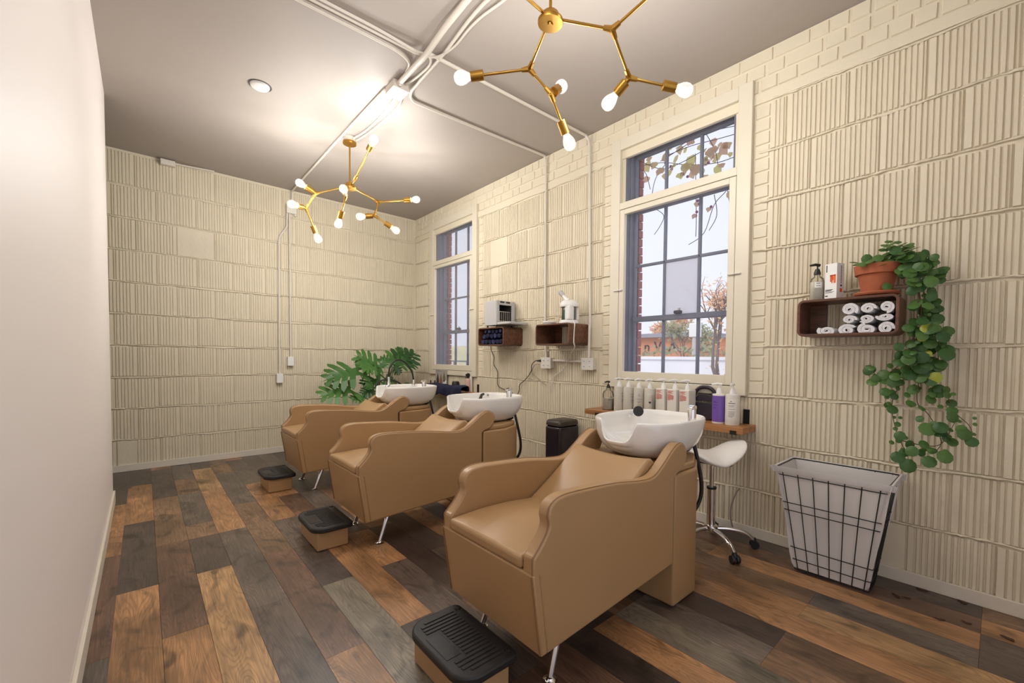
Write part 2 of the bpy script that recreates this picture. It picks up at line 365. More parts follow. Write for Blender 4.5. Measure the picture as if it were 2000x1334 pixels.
struct(MB().box((-1.5, YB-.014, 0), (XR-.014, YB, BB)).build('baseboard_back', 'baseboard', angle=0, bevel=.003))
struct(MB().box((XR-.014, -.8, 0), (XR, YB, BB)).build('baseboard_right', 'baseboard', angle=0, bevel=.003))

# windows: centre along the right wall
WIN = [1.75, 4.962]
HW, Z0, Z1 = .46, 1.02, 3.02        # half width and height of the masonry opening
DEP = .012                          # tiles stand this proud of the mortar bed
wb = MB()
xb = XR+DEP
edges = [-.8] + [q for c in WIN for q in (c-HW, c+HW)] + [YB+.15]
for i in range(len(edges)-1):
    if i % 2 == 0: wb.box((xb, edges[i], 0), (xb+.19, edges[i+1], ZC))
    else: wb.box((xb, edges[i], 0), (xb+.19, edges[i+1], Z0)); wb.box((xb, edges[i], Z1), (xb+.19, edges[i+1], ZC))
wall_right = struct(wb.build('wall_right', 'cream', angle=0))
wall_back = struct(MB().box((-1.5, YB+DEP, 0), (XR+.05, YB+.15, ZC)).build('wall_back', 'cream', angle=0))

# ribbed clay tiles ------------------------------------------------
_tc = {}
def tile_mesh(wd, ht, var):
    "local: u along the wall, v up, w out of the wall (towards the room = +w)"
    key = (round(wd, 3), round(ht, 3), var)
    if key in _tc: return _tc[key]
    rnd = random.Random(hash(key) & 0xffff)
    m0 = .010+rnd.random()*.006; p = (wd-m0-.010)/max(1, round((wd-m0-.010)/.0246)); prof = [(0, -.002)]
    u = m0; prof.append((m0*.35, DEP-.001))
    smooth_to = {3: wd, 4: wd*.45}.get(var, 0)
    while u < wd-.012:
        uu = u; u = uu+rnd.uniform(-.0008, .0008)
        if u >= smooth_to:
            d = DEP*rnd.uniform(.72, .95); g = rnd.uniform(.0042, .0075)
            prof += [(u-g*.5-.0035, DEP), (u-g*.5, DEP-d*.85), (u+g*.5, DEP-d), (u+g*.5+.003, DEP-.0006)]
        else: prof += [(u, DEP-.002+rnd.random()*.002)]
        u = uu+p
    prof += [(wd-.004, DEP-.001), (wd, -.002)]
    prof = [q for i, q in enumerate(prof) if i == 0 or q[0] > prof[i-1][0]]
    mb = MB(); n = len(prof); e = .006
    rows = [[(a, 0, -.002) for a, b in prof], [(a, e, b) for a, b in prof], [(a+rnd.uniform(-.001, .001), ht*.5, b) for a, b in prof], [(a, ht-e, b) for a, b in prof], [(a, ht, -.002) for a, b in prof]]
    mb.grid(rows)
    _tc[key] = mb.mesh('tile', 30, fix=False); return _tc[key]
CZ = [0.0] + [.3205+.3255*j for j in range(9)] + [3.26]
def lay(parent, place, u_lo, u_hi, z_top, holes, phase):
    n = 0
    for j in range(len(CZ)-1):
        z0, z1 = CZ[j], min(CZ[j+1], z_top)
        if j == 0: z0 = BB-.02
        if z1-z0 < .05: continue
        u = u_lo - ((phase+(.165 if j % 2 else 0)) % .331)
        while u < u_hi:
            wd = .331*random.uniform(.985, 1.015); a, b = max(u, u_lo), min(u+wd-.003, u_hi); u += wd
            spans = [(a, b)]
            for h0, h1, hz0, hz1 in holes:
                if z1-.04 > hz0 and z0 < hz1:
                    nx = []
                    for s0, s1 in spans:
                        if s1 <= h0 or s0 >= h1: nx.append((s0, s1)); continue
                        if s0 < h0: nx.append((s0, h0))
                        if s1 > h1: nx.append((h1, s1))
                    spans = nx
            for s0, s1 in spans:
                if s1-s0 < .045: continue
                top = z1
                q = random.random(); var = 3 if q < .008 else 4 if q < .035 else random.randint(0, 2)
                dz = random.uniform(-.004, .004)
                W_ = round((s1-s0)*200)/200; ht = round((top-z0-.012)*100)/100
                o = link('tile', tile_mesh(W_, ht, var), 'cream', parent); o.matrix_local = place(s0, z0+.006+dz); n += 1
    return n
place_r = lambda u, z: frame((0, -1, 0), (0, 0, 1), (-1, 0, 0), (XR+DEP, 0, z)) @ Matrix.Translation((-u, 0, 0)) if False else Matrix(((0, 0, -1, XR+DEP), (1, 0, 0, u), (0, 1, 0, z), (0, 0, 0, 1)))
place_b = lambda u, z: Matrix(((1, 0, 0, u), (0, 0, -1, YB+DEP), (0, 1, 0, z), (0, 0, 0, 1)))
holes = [(c-.685, c+.685, Z0-.06, 3.1) for c in WIN]
lay(wall_right, place_r, -.9, YB-.02, 2.925, holes, .11)
lay(wall_back, place_b, -.75, XR-.02, ZC, [], .125)
# lumpy mortar squeezed out along the courses
def bead(parent, z, lo, hi, fix, along, seed, rmin=.003, rmax=.0085):
    rnd = random.Random(seed); pts = []; rr = []; u = lo; ph = rnd.random()*9
    while u < hi:
        zz = z + .006*sin(u*3.1+ph) + .004*sin(u*11+ph*2) + rnd.uniform(-.003, .003)
        pts.append((fix+rnd.uniform(-.001, .002), u, zz) if along == 'Y' else (u, fix+rnd.uniform(-.001, .002), zz))
        rr.append(rnd.uniform(rmin, rmax) if rnd.random() > .12 else rmin*.6); u += rnd.uniform(.012, .035)
    return MB().tube(pts, rr, 6).build('mortar_joint', 'cream', parent, angle=60)
sd = 0
for j in range(1, 10):
    z = CZ[j]; sd += 1
    bead(wall_back, z, -.75, XR, YB+.002, 'X', 50+sd)
    segs = [(-.9, YB)]
    if Z0-.02 < z < 3.05: segs = [(-.9, WIN[0]-.6), (WIN[0]+.6, WIN[1]-.6), (WIN[1]+.6, YB)]
    for a, b in segs: bead(wall_right, z, a, b, XR+.002, 'Y', 90+sd)
# painted bricks: three courses under the ceiling and the toothing beside the windows
bm_ = {}
def brick(parent, y0, y1, z0, z1, name='brick', mat='cream', depth=.014):
    key = (round(y1-y0, 2), round(z1-z0, 2), mat, random.randint(0, 2))
    if key not in bm_:
        a, b = key[0], key[1]; j = lambda: random.uniform(-.002, .002)
        mb = MB(); e = .005
        bk = [(0, 0), (a, 0), (a, b), (0, b)]; fr = [(e+j(), e+j()), (a-e+j(), e+j()), (a-e+j(), b-e+j()), (e+j(), b-e+j())]
        mb.add([(depth, u, v) for u, v in bk] + [(0, u, v) for u, v in fr], [(4, 7, 6, 5), (0, 4, 5, 1), (1, 5, 6, 2), (2, 6, 7, 3), (3, 7, 4, 0), (0, 1, 2, 3)])
        bm_[key] = mb.mesh(name, 0)
    o = link(name, bm_[key], mat, parent); o.location = (XR+DEP-depth+random.uniform(-.0015, .002)+.002, y0, z0); return o
for r in range(3):
    z0 = 3.005+r*.091; y = -.6+(.055 if r % 2 else 0)
    while y < YB-.05:
        L = random.choice((.1, .115, .115, .21)); brick(wall_right, y, min(y+L-.01, YB-.01), z0, z0+.081, depth=.011); y += L
MB().box((XR-.001, -.9, 2.927), (XR+.03, YB, 2.998)).build('lintel_band', 'cream', wall_right, angle=0, bevel=.004)
for c in WIN:
    for s in (-1, 1):
        for k in range(22):
            z0 = Z0-.04+k*.088
            if z0 > 2.86: break
            a = c+s*.59 if s > 0 else c-.683
            brick(wall_right, a, a+.093, z0, z0+.078, depth=.011)

# ------------------------------------------------------------------ windows
def window(idx, c):
    wn = struct(thing('window_%d' % idx, (XR, c, 0), None, None)); 
    P = lambda name, a, b, mat='cream_trim', bev=.003, par=wn: MB().box(a, b).build(name, mat, par, angle=0, bevel=bev, seg=1)
    t0, t1 = -.03, .012
    # casing boards (room side), local x: negative = into the room
    P('casing_board', (t0, -.583, .965), (t1, -.49, 3.088)); P('casing_board', (t0, .49, .965), (t1, .583, 3.088))
    P('casing_board', (t0, -.49, 2.995), (t1, .49, 3.088)); P('casing_board', (t0, -.49, .965), (t1, .49, 1.028)); P('casing_board', (t0, -.49, 2.488), (t1, .49, 2.545))
    # removable inner frame with clear acrylic
    f = P('storm_frame', (t0+.002, .44, 1.033), (t1-.002, .487, 2.484))
    P('storm_frame', (t0+.002, -.487, 1.033), (t1-.002, -.44, 2.484)); P('storm_frame', (t0+.002, -.44, 1.033), (t1-.002, .44, 1.103)); P('storm_frame', (t0+.002, -.44, 2.442), (t1-.002, .44, 2.484))
    P('storm_pane', (.004, -.45, 1.09), (.007, .45, 2.455), 'plexi', 0); P('storm_pane', (.0135, -.489, 2.54), (.0165, .489, 3.0), 'plexi', 0)
    for s, z in ((-1, 1.81), (1, 1.80)):
        l = P('turn_latch', (t0-.014, s*.49-.045, z-.006), (t0-.001, s*.49+.045, z+.006), 'plate', .003); MB().cyl((t0-.02, s*.49, z), (t0-.012, s*.49, z), .006, n=8).build('screw', 'plate', l)
    # grey timber box frame and sash, set outwards
    G = lambda name, a, b: P(name, a, b, 'grey_wood', .003)
    d0, d1 = .125, .165
    G('jamb', (.014, .445, 1.0), (.18, .462, 3.03)); G('jamb', (.014, -.462, 1.0), (.18, -.445, 3.03)); G('head', (.014, -.445, 2.985), (.18, .445, 3.02)); G('sill', (.02, -.445, 1.02), (.19, .445, 1.05))
    G('stop', (.06, .435, 1.05), (.085, .445, 2.985)); G('stop', (.06, -.445, 1.05), (.085, -.435, 2.985)); G('stop', (.06, -.428, 2.962), (.085, .428, 2.985))
    G('stile', (d0, .428, 1.05), (d1, .445, 2.985)); G('stile', (d0, -.445, 1.05), (d1, -.428, 2.985))
    G('rail', (d0, -.428, 2.945), (d1, .428, 2.985)); G('meeting_rail', (d0-.02, -.428, 1.535), (d1, .428, 1.577)); G('rail', (d0, -.428, 2.475), (d1, .428, 2.505))
    zs = [1.05, 1.556, 2.02, 2.49, 2.965]
    for y in (-.15, .15): G('muntin', (d0+.008, y-.011, 1.05), (d1-.006, y+.011, 2.95))
    G('muntin', (d0+.008, -.428, 2.009), (d1-.006, .428, 2.031))
    ys = [-.428, -.15, .15, .428]
    for i in range(4):
        for j in range(3):
            mat = 'cloudy' if (idx == 1 and i == 1 and j == 1) else 'glass'
            P('pane', (d0+.018, ys[j]+.004, zs[i]+.006), (d0+.021, ys[j+1]-.004, zs[i+1]-.006), mat, 0)
    lk = P('sash_lock', (d0-.045, -.03, 1.578), (d0-.005, .03, 1.604), 'ink_dark', .006)
    MB().cyl((d0-.03, -.012, 1.604), (d0-.03, -.012, 1.622), .01, n=10).build('lock_knob', 'grey_plastic', lk)
    # red brick reveals outside
    for s in (-1, 1):
        MB().box((.19, s*.462 if s > 0 else -.56, .9), (.245, .56 if s > 0 else -.462, 3.1)).build('reveal_mortar', 'mortar', wn, angle=0)
        for k in range(29):
            z = .95+k*.0745; a, b = sorted((s*.438, s*.56)); xo = random.uniform(0, .006)
            MB().box((.195, a+(0 if s < 0 else random.uniform(0, .004)), z), (.252+xo, b, z+.064)).build('reveal_brick', 'brick', wn, angle=0)
    MB().box((.19, -.56, 3.0), (.25, .56, 3.15)).build('lintel', 'mortar', wn, angle=0)
    MB().box((.19, -.56, .88), (.36, .56, 1.0)).build('outer_sill', 'mortar', wn, angle=0)
    return wn
window(1, WIN[0]); window(2, WIN[1])

# ------------------------------------------------------------------ shampoo chairs
def chair():
    t = thing('shampoo_chair', (0, 0, 0), 'x', 'salon chair', 'tan shampoo chairs with basins')
    X0 = 1.5
    def L(x, y, z): return (x-X0, y, z)
    front = [(.957, .538), (1.0, .58), (1.031, .628), (1.027, .672), (1.043, .706), (1.092, .7245), (1.19, .7245), (1.41, .709), (1.6, .683), (1.70, .684), (1.78, .727), (1.865, .785), (1.93, .806), (1.982, .775), (1.984, .722), (1.95, .678), (1.893, .661)]
    curve = [(p.x, p.y) for p in spline([(a, b, 0) for a, b in front], 5)]
    poly = [(1.027, .184), (.985, .47), (.957, .475)] + curve + [(1.872, .645), (1.874, .227)]
    HWD = .2915; TH = .058
    for s in (-1, 1):
        a, b = (s*HWD, s*(HWD-TH))
        o = MB().prism(poly, lambda u, v, q: (u-X0, q, v), a, b).build('side_panel', 'vinyl', t, angle=50, bevel=.011, seg=3)
        pp = [(1.0, .20), (.951, .475)] + curve
        MB().tube([(u-X0-.0, s*(HWD-.0085), v) for u, v in [(.957+.002, .48)]+curve], .0034, 6).build('piping', 'piping', o, angle=60)
    # front panel, slightly raked
    MB().prism([(.997, .182), (.953, .482), (.985, .486), (1.03, .184)], lambda u, v, q: (u-X0, q, v), -HWD, HWD).build('front_panel', 'vinyl', t, angle=50, bevel=.007, seg=2)
    MB().prism([(1.03, .184), (1.03, .21), (1.87, .25), (1.874, .228)], lambda u, v, q: (u-X0, q, v), -HWD+.004, HWD-.004).build('underside', 'vinyl', t, angle=50)
    for s in (-1, 1): MB().tube([L(.995-.001, s*(HWD-.006), .19), L(.952, s*(HWD-.006), .478)], .003, 6).build('piping', 'piping', t, angle=60)
    # seat cushion
    def cushion(fn, nu, nv, name, rad=.022):
        rows_t = []; rows_b = []
        top = []; 
        mb = MB()
        rows = []
        for i in range(nu+1):
            r = []
            for j in range(nv+1): r.append(fn(i/nu, j/nv, 1))
            rows.append(r)
        rb = [[fn(i/nu, j/nv, 0) for j in range(nv+1)] for i in range(nu+1)]
        mb.grid(rows); mb.grid([list(reversed(r)) for r in rb])
        def strip(a, b): mb.grid([a, b])
        strip(rb[0], rows[0]); strip(rows[-1], rb[-1]); strip([r[0] for r in rows], [r[0] for r in rb]); strip([r[-1] for r in rb], [r[-1] for r in rows])
        return mb.build(name, 'vinyl', t, angle=55, bevel=.014, seg=3)
    W2 = HWD-TH-.003
    def seat(a, b, top):
        x = .946+a*.56; y = (b*2-1)*W2
        if not top: return L(x+.004, y, .484)
        cr = (1-(b*2-1)**2)*.012*min(1, a*4) + .03*sin(min(1, a*1.25)*pi)*(.35+.65*(1-(b*2-1)**2))
        return L(x, y, .532+cr-.01*a)
    cushion(seat, 12, 10, 'seat_cushion')
    def back(a, b, top):
        # a: from the seat up to the neck, leaning back
        x = 1.45+a*.375; z = .495+a*.258; y = (b*2-1)*W2
        e = (1-(b*2-1)**2)
        if top: return L(x-.055+.02*sin(a*pi)*-1*e, y, z+.055*.6-.014*sin(a*pi)-.03*max(0, a-.5)*e*2-.012*(1-e)-.03*(max(0, a-.88)/.12)**2)
        return L(x+.04, y, z-.085)
    cushion(back, 12, 10, 'backrest')
    # pedestal
    pl = [(1.888, -.288), (2.105, -.288), (2.30, -.19), (2.30, .19), (2.105, .288), (1.888, .288)]
    MB().prism(pl, lambda u, v, q: (u-X0, v, q), .004, .655).build('pedestal', 'vinyl', t, angle=50, bevel=.012, seg=3)
    MB().prism([(u*.93+.145 if u > 2 else u+.01, v*.95) for u, v in pl], lambda u, v, q: (u-X0, v, q), .655, .69).build('pedestal_cap', 'vinyl', t, angle=50, bevel=.01, seg=3)
    # legs
    for s in (-1, 1):
        lg = MB().tube([L(1.185, s*.20, .19), L(1.115, s*.218, .012)], [.017, .012], 16).build('leg', 'chrome', t)
        MB().lathe([(0, .02), (.014, .018), (.022, .008), (.028, .006), (.028, 0), (0, 0)][::-1], L(1.112, s*.219, 0), n=18).build('foot', 'chrome', lg)
    # basin
    NT = 72; cx = 2.09
    def outline(th):
        c_, s_ = cos(th), sin(th)
        n = 3.2 if c_ > 0 else 2.7; ax = .315 if c_ > 0 else .29
        r = (abs(c_)**n+abs(s_)**n)**(-1/n)
        bow = 1-.06*max(0, c_)**2*abs(s_)
        return ax*r*c_, .258*r*s_*(1 if c_ > 0 else 1-.05*c_*c_)
    # scale, z, shift of centre
    outer = [(.30, .69), (.50, .69), (.66, .70), (.79, .722), (.89, .757), (.955, .80), (.985, .84), (1.0, .872), (1.0, .884), (.992, .892)]
    inner = [(.968, .895), (.948, .889), (.935, .868), (.905, .82), (.80, .775), (.60, .752), (.35, .742), (.1, .738)]
    rows = []; NT = 168
    for k, (sc, z) in enumerate(outer+inner):
        r = []
        for i in range(NT):
            th = 2*pi*i/NT; ox, oy = outline(th); x = ox*sc; y = oy*sc; zz = z
            if ox < -.1 and abs(y) < .14:
                q = min(1, abs(y)/.112); lim = .790+.106*q**5
                if k < len(outer): zz = min(z, lim-(.895-z)*.25) if z > .76 else z
                else: zz = min(z, lim-(.895-z)*.55)
                if len(outer)-5 <= k <= len(outer)+1 and q < 1: x -= .014*(1-q**4)
            r.append((cx+x-X0, y, zz))
        rows.append(r)
    bs = MB().grid(rows, closed_u=True)
    n0 = len(bs.v); bs.f.append(tuple(range(NT))); bs.f.append(tuple(n0-NT+i for i in reversed(range(NT))))
    basin = bs.build('basin', 'ceramic', t, angle=75)
    MB().lathe([(0, .03), (.02, .028), (.04, .016), (.046, 0), (0, 0)][::-1], (cx-X0-.02, 0, .745), n=20).build('hair_catcher', 'gel', basin)
    # deck with mixer tap on the near rim, small chrome cleat
    tx, ty = 2.20-X0, -.205
    dk = MB().box((tx-.07, ty-.03, .862), (tx+.09, ty+.045, .874)).build('tap_deck', 'ceramic', basin, bevel=.006, seg=2)
    tap = MB().lathe([(0, .075), (.018, .075), (.022, .068), (.022, .004), (.026, 0), (0, 0)][::-1], (tx, ty, .874), n=20).build('mixer_tap', 'chrome', t)
    MB().prism([(-.03, .068), (-.032, .082), (.0, .092), (.024, .088), (.026, .066)], lambda u, v, q: (tx+u, ty+q, .874+v), -.017, .017).build('lever', 'chrome', tap, bevel=.005)
    # recline lever bracket behind the pedestal cap
    MB().tube([L(2.24, -.12, .69), L(2.27, -.15, .70), L(2.285, -.16, .712)], .007, 8).build('tilt_lever', 'black', t)
    MB().tube([(p.x-X0, p.y, p.z) for p in spline([(2.285, -.17, .76), (2.30, -.19, .66), (2.325, -.205, .52), (2.325, -.2, .42), (2.29, -.17, .33), (2.285, -.1, .2)], 6)], .011, 10).build('drain_hose', 'black', t)
    return t
CY_ = [1.3235, 2.893, 4.352]; CXO = [0, 0, .015]
c1 = chair(); c1.location = (1.5, CY_[0], 0)
c2 = copy_tree(c1); c2.location = (1.5+CXO[1], CY_[1], 0)
c3 = copy_tree(c1); c3.location = (1.5+CXO[2], CY_[2], 0)
tag(c1, 'tan vinyl shampoo chair with white basin, nearest of the three, in front of the stool')
tag(c2, 'tan vinyl shampoo chair with white basin, middle of the three')
tag(c3, 'tan vinyl shampoo chair with white basin and arched black hose, farthest, near the leafy plant')
# sprayers differ from chair to chair
sp = MB().tube([(.66, .165, .872), (.70, .185, .88), (.74, .16, .884)], .011, 10).build('sprayer_rest', 'chrome', c1)
hd = MB().lathe([(0, -.012), (.022, -.012), (.03, 0), (.031, .008), (0, .009)], (.69, .13, .90), (-.72, -.66, .12), n=24).build('spray_head', 'rubber', c1)
MB().tube([(.70, .14, .895), (.735, .165, .885)], [.022, .014], 12).build('spray_neck', 'chrome', hd)
hd = MB().tube([(.60, .06, .855), (.635, .09, .89), (.68, .125, .892)], [.016, .011, .011], 10).build('spray_head', 'rubber', c2)
MB().tube([(.655, .03, .874), (.70, .085, .886), (.72, .12, .88)], .011, 10).build('spray_neck', 'chrome', hd)
hz = MB().tube(spline([(.49, .2, .90), (.487, .2, .98), (.50, .2, 1.08), (.55, .2, 1.155), (.62, .2, 1.17), (.70, .2, 1.125), (.765, .2, 1.03), (.785, .2, .93)], 8), .0095, 10).build('shower_hose', 'black', c3)
MB().tube([(.785, .2, .945), (.785, .2, .90), (.775, .19, .87)], [.015, .013, .02], 12).build('hose_fitting', 'chrome', hz)
MB().tube([(.487, .2, .985), (.487, .2, .955)], .014, 12).build('hose_collar', 'chrome', hz)
MB().tube([(.49, .2, .955), (.49, .2, .90), (.47, .2, .87)], [.012, .02, .028], 12).build('spray_head', 'chrome', hz)
MB().tube(spline([(.36, .26, .88), (.42, .27, .935), (.52, .27, .95), (.62, .27, .92), (.68, .26, .87)], 6), .009, 8).build('spare_hose', 'black', c3)

# ------------------------------------------------------------------ footrests
def footrest():
    t = thing('footrest', (0, 0, 0), 'x', 'footrest', 'black topped footrests')
    MB().box((-.093, -.185, .003), (.093, .185, .118)).build('box', 'vinyl', t, angle=0, bevel=.006)
    def rr(x0, x1, y, rl, rr_):
        out = []
        for cx_, cy_, r, a0 in ((x1-rr_, -y+rr_, rr_, -90), (x1-rr_, y-rr_, rr_, 0), (x0+rl, y-rl, rl, 90), (x0+rl, -y+rl, rl, 180)):
            for k in range(7): a = radians(a0+k*15); out.append((cx_+r*cos(a), cy_+r*sin(a)))
        return out
    tp = MB().prism(rr(-.122, .122, .21, .085, .03), lambda a, b, q: (a, b, q), .116, .148).build('tread', 'rubber', t, angle=50, bevel=.008, seg=2)
    ri = MB()
    for k in range(17):
        y = -.165+k*.0206; xl = -.085 if abs(y) > .1 else -.03; xl = max(xl, -.098+max(0, abs(y)-.13)*1.1)
        ri.box((xl, y-.006, .147), (.075, y+.006, .1515))
    ri.build('tread_ribs', 'rubber', tp, angle=0, bevel=.0015, seg=1)
    MB().box((-.1, -.075, .1475), (-.042, .075, .15)).build('maker_plate', 'black', tp, angle=0, bevel=.002)
    for y in (-.17, .17): MB().lathe([(0, .006), (.012, .005), (.013, 0), (0, 0)][::-1], (.098, y, .148), n=12).build('screw_cap', 'black', tp)
    return t
f1 = footrest(); f1.location = (.872, 1.352, 0); f2 = copy_tree(f1); f2.location = (.868, 2.985, 0); f3 = copy_tree(f1); f3.location = (.888, 4.47, 0)
for f, s in ((f1, 'in front of the nearest shampoo chair'), (f2, 'in front of the middle shampoo chair'), (f3, 'in front of the farthest shampoo chair')):
    tag(f, 'low tan footrest with ribbed black tread ' + s)

# ------------------------------------------------------------------ stool
st = thing('saddle_stool', (2.735, 1.245, 0), 'white saddle stool on a chrome five-spoke base behind the nearest basin', 'stool')
MB().lathe([(.0, .09), (.035, .09), (.045, .115), (.042, .13), (0.03, .135), (0, .135)], n=20).build('hub', 'chrome', st)
MB().cyl((0, 0, .12), (0, 0, .37), .0265, n=24).build('outer_column', 'chrome', st)
MB().lathe([(0, 0), (.03, 0), (.031, .012), (0, .012)], (0, 0, .37), n=24).build('column_ring', 'black', st)
MB().cyl((0, 0, .38), (0, 0, .556), .0145, n=20).build('gas_lift', 'chrome', st)
# saddle: grid with wings turned up at both ends
rows = []
def saddle(a, ang):
    "cross-section ring at position a (-1..1) along the seat"
    k_ = max(0.0, 1-abs(a)**4)**.5
    hw_ = .165*k_*(1-.18*a); th = .034*k_+.001
    zc_ = .585+.098*max(0, a)**1.6+.06*max(0, -a)**2
    return (a*.21, hw_*cos(ang), zc_+th*sin(ang)*(1 if sin(ang) > 0 else 1.15)-.03*cos(ang)**2*k_*(1-abs(a)))
for i in range(29):
    a = -cos(pi*i/28); rows.append([saddle(a, 2*pi*j/32) for j in range(32)])
MB().grid(rows, True).build('saddle_seat', 'white_vinyl', st, angle=80).rotation_euler.z = radians(-36)
MB().box((-.09, -.07, .545), (.09, .07, .556)).build('seat_plate', 'black', st, bevel=.004)
lv = MB().tube([(.05, -.03, .57), (.10, -.05, .555), (.125, -.06, .54)], .005, 8).build('height_lever', 'chrome', st)
MB().tube([(.095, -.05, .56), (.125, -.06, .53), (.135, -.065, .51)], [.008, .017, .012], 8).build('lever_paddle', 'black', lv)
for k in range(5):
    a = radians(-54+72*k)+.02
    d = Vector((cos(a), sin(a), 0))
    lg = MB().tube(spline([d*.03+Vector((0, 0, .11)), d*.12+Vector((0, 0, .112)), d*.21+Vector((0, 0, .095)), d*.262+Vector((0, 0, .055))], 5), .014, 12).build('spoke', 'chrome', st)
    cs = MB().lathe([(0, -.011), (.024, -.011), (.026, -.006), (.026, .006), (.024, .011), (0, .011)], d*.268+Vector((d.y*.014, -d.x*.014, .0262)), (d.y, -d.x, 0), n=16)
    cs.lathe([(0, -.011), (.024, -.011), (.026, -.006), (.026, .006), (.024, .011), (0, .011)], d*.268+Vector((-d.y*.014, d.x*.014, .0262)), (d.y, -d.x, 0), n=16)
    cs.tube([d*.262+Vector((0, 0, .068)), d*.264+Vector((0, 0, .04))], [.012, .02], 10)
    cs.build('caster', 'black', lg)

# ------------------------------------------------------------------ bin
bn = thing('step_bin', (2.908, 2.762, 0), 'tall black rectangular step bin against the wall behind the nearest chair', 'trash can')
MB().box((-.133, -.102, .012), (.135, .102, .585)).build('body', 'bin', bn, angle=40, bevel=.03, seg=4)
MB().box((-.128, -.098, 0), (.13, .098, .014)).build('base', 'black', bn, bevel=.004)
rows = []
for k, (sc, z) in enumerate([(1.0, .588), (1.0, .602), (.97, .622), (.9, .634), (.0, .642)]):
    rows.append([((abs(cos(q))**.35*(1 if cos(q) > 0 else -1))*.136*sc, (abs(sin(q))**.35*(1 if sin(q) > 0 else -1))*.104*sc, z) for q in [2*pi*i/40 for i in range(40)]])
MB().grid(rows, True).build('lid', 'bin_lid', bn, angle=60)
MB().box((-.165, -.035, .012), (-.125, .035, .02)).build('pedal', 'black', bn, bevel=.003)

# ------------------------------------------------------------------ laundry hamper
hp = thing('wire_hamper', (2.865, .6, 0), 'tapered black wire hamper with a white cotton liner beside the wall', 'laundry basket')
B0, B1 = ((-.105, .10), (-.18, .165)), ((-.16, .165), (-.255, .255))
def hpt(f, u, v):
    "f height fraction; u across (x), v along (y), each -1..1"
    x = [((1-f)*B0[0][i]+f*B1[0][i]) for i in (0, 1)]; y = [((1-f)*B0[1][i]+f*B1[1][i]) for i in (0, 1)]
    return Vector((x[0]+(x[1]-x[0])*(u+1)/2, y[0]+(y[1]-y[0])*(v+1)/2, .012+f*.585))
def ring(f, rad=.15, shr=1.0, dz=0):
    pts = []
    for su, sv in ((-1, -1), (1, -1), (1, 1), (-1, 1)):
        a = math.atan2(sv, su)
        for k in (-1, 0, 1):
            aa = a+k*.6; pts.append((max(-1, min(1, su*(1-rad*1.6)+cos(aa)*rad*1.6*1.25)), max(-1, min(1, sv*(1-rad)+sin(aa)*rad*1.25))))
    return [hpt(f, u*shr, v*shr)+Vector((0, 0, dz)) for u, v in pts]
for f in (.0, .10, .22, .585, .66, .93, 1.0):
    r = ring(f); MB().tube(r+[r[0]], .0026 if f < 1 else .004, 6).build('hoop_wire', 'blackmetal', hp, angle=60)
for v in (-.88, -.58, -.29, 0, .29, .58, .88):
    for u in (-1, 1): MB().tube([hpt(0, u, v), hpt(1, u, v)], .0026, 6).build('upright_wire', 'blackmetal', hp, angle=60)
for u in (-.6, -.2, .2, .6):
    for v in (-1, 1): MB().tube([hpt(0, u, v), hpt(1, u, v)], .0026, 6).build('upright_wire', 'blackmetal', hp, angle=60)
MB().tube([hpt(0, -1, -.3), hpt(0, 1, -.3)], .0026, 6).tube([hpt(0, -1, .3), hpt(0, 1, .3)], .0026, 6).build('base_wire', 'blackmetal', hp, angle=60)
rows = []; NR = 96
rl = random.Random(4)
ph = [rl.random()*6 for _ in range(8)]
def lring(f, shr, dz=0, wob=.004):
    base = ring(f, .12, shr, dz); base = spline(base, 8, True); out = []
    for i, p in enumerate(base):
        a = i/len(base)*2*pi
        c_ = Vector((.003, 0, p.z)); d = (p-c_).normalized()
        out.append(p - d*(wob*(1.1+sin(a*5+ph[0]+f*4)+.6*sin(a*11+ph[1]-f*7)+.4*sin(a*23+ph[2]+f*3))))
    return out
for f, shr, wob in ((.012, .3, .0), (.012, .93, .001), (.05, .96, .004), (.15, .965, .006), (.3, .965, .007), (.45, .965, .007), (.6, .965, .006), (.75, .968, .005), (.9, .975, .003), (.985, .985, .001), (1.012, 1.015, .0), (1.012, 1.05, .001), (.985, 1.06, .003), (.955, 1.045, .004)):
    rows.append(lring(f, shr, 0, wob))
MB().grid(rows, True).build('liner', 'liner', hp, angle=75)

# ------------------------------------------------------------------ wall boxes (open wooden cubbies)
def cubby(y0, y1, z0, z1, x0, label):
    t = thing('wall_cubby', (x0, (y0+y1)/2, z0), label, 'wall shelf', 'walnut wall cubbies')
    hw, hh, D, th, r = (y1-y0)/2, z1-z0, XR-.001-x0, .014, .032
    def rr(i):
        out = []; a_, b_ = hw-i, r-i
        for cy_, cz_, a0 in ((hw-r, r, -90), (hw-r, hh-r, 0), (-hw+r, hh-r, 90), (-hw+r, r, 180)):
            for k in range(7): a = radians(a0+k*15); out.append((cy_+b_*cos(a), cz_+b_*sin(a)))
        return out
    o_, i_ = rr(0), rr(th); n = len(o_); mb = MB()
    v = [(0, a, b) for a, b in o_]+[(0, a, b) for a, b in i_]+[(D, a, b) for a, b in o_]+[(D, a, b) for a, b in i_]
    f = []
    for k in range(n):
        k2 = (k+1) % n
        f += [(k, n+k, n+k2, k2), (2*n+k, 2*n+k2, 3*n+k2, 3*n+k), (k, k2, 2*n+k2, 2*n+k), (n+k, 3*n+k, 3*n+k2, n+k2)]
    mb.add(v, f).build('shell', 'walnut', t, angle=30, bevel=.002)
    MB().box((D-.012, hw-th-.085, th), (D-.001, hw-th, hh-th)).build('back_cleat', 'walnut', t, angle=0)
    return t
cubby(3.525, 3.985, 1.338, 1.537, 2.80, 'walnut wall cubby packed with navy towels, under the grey cabinet')
cubby(2.585, 3.03, 1.33, 1.53, 2.80, 'empty walnut wall cubby under the facial steamer')
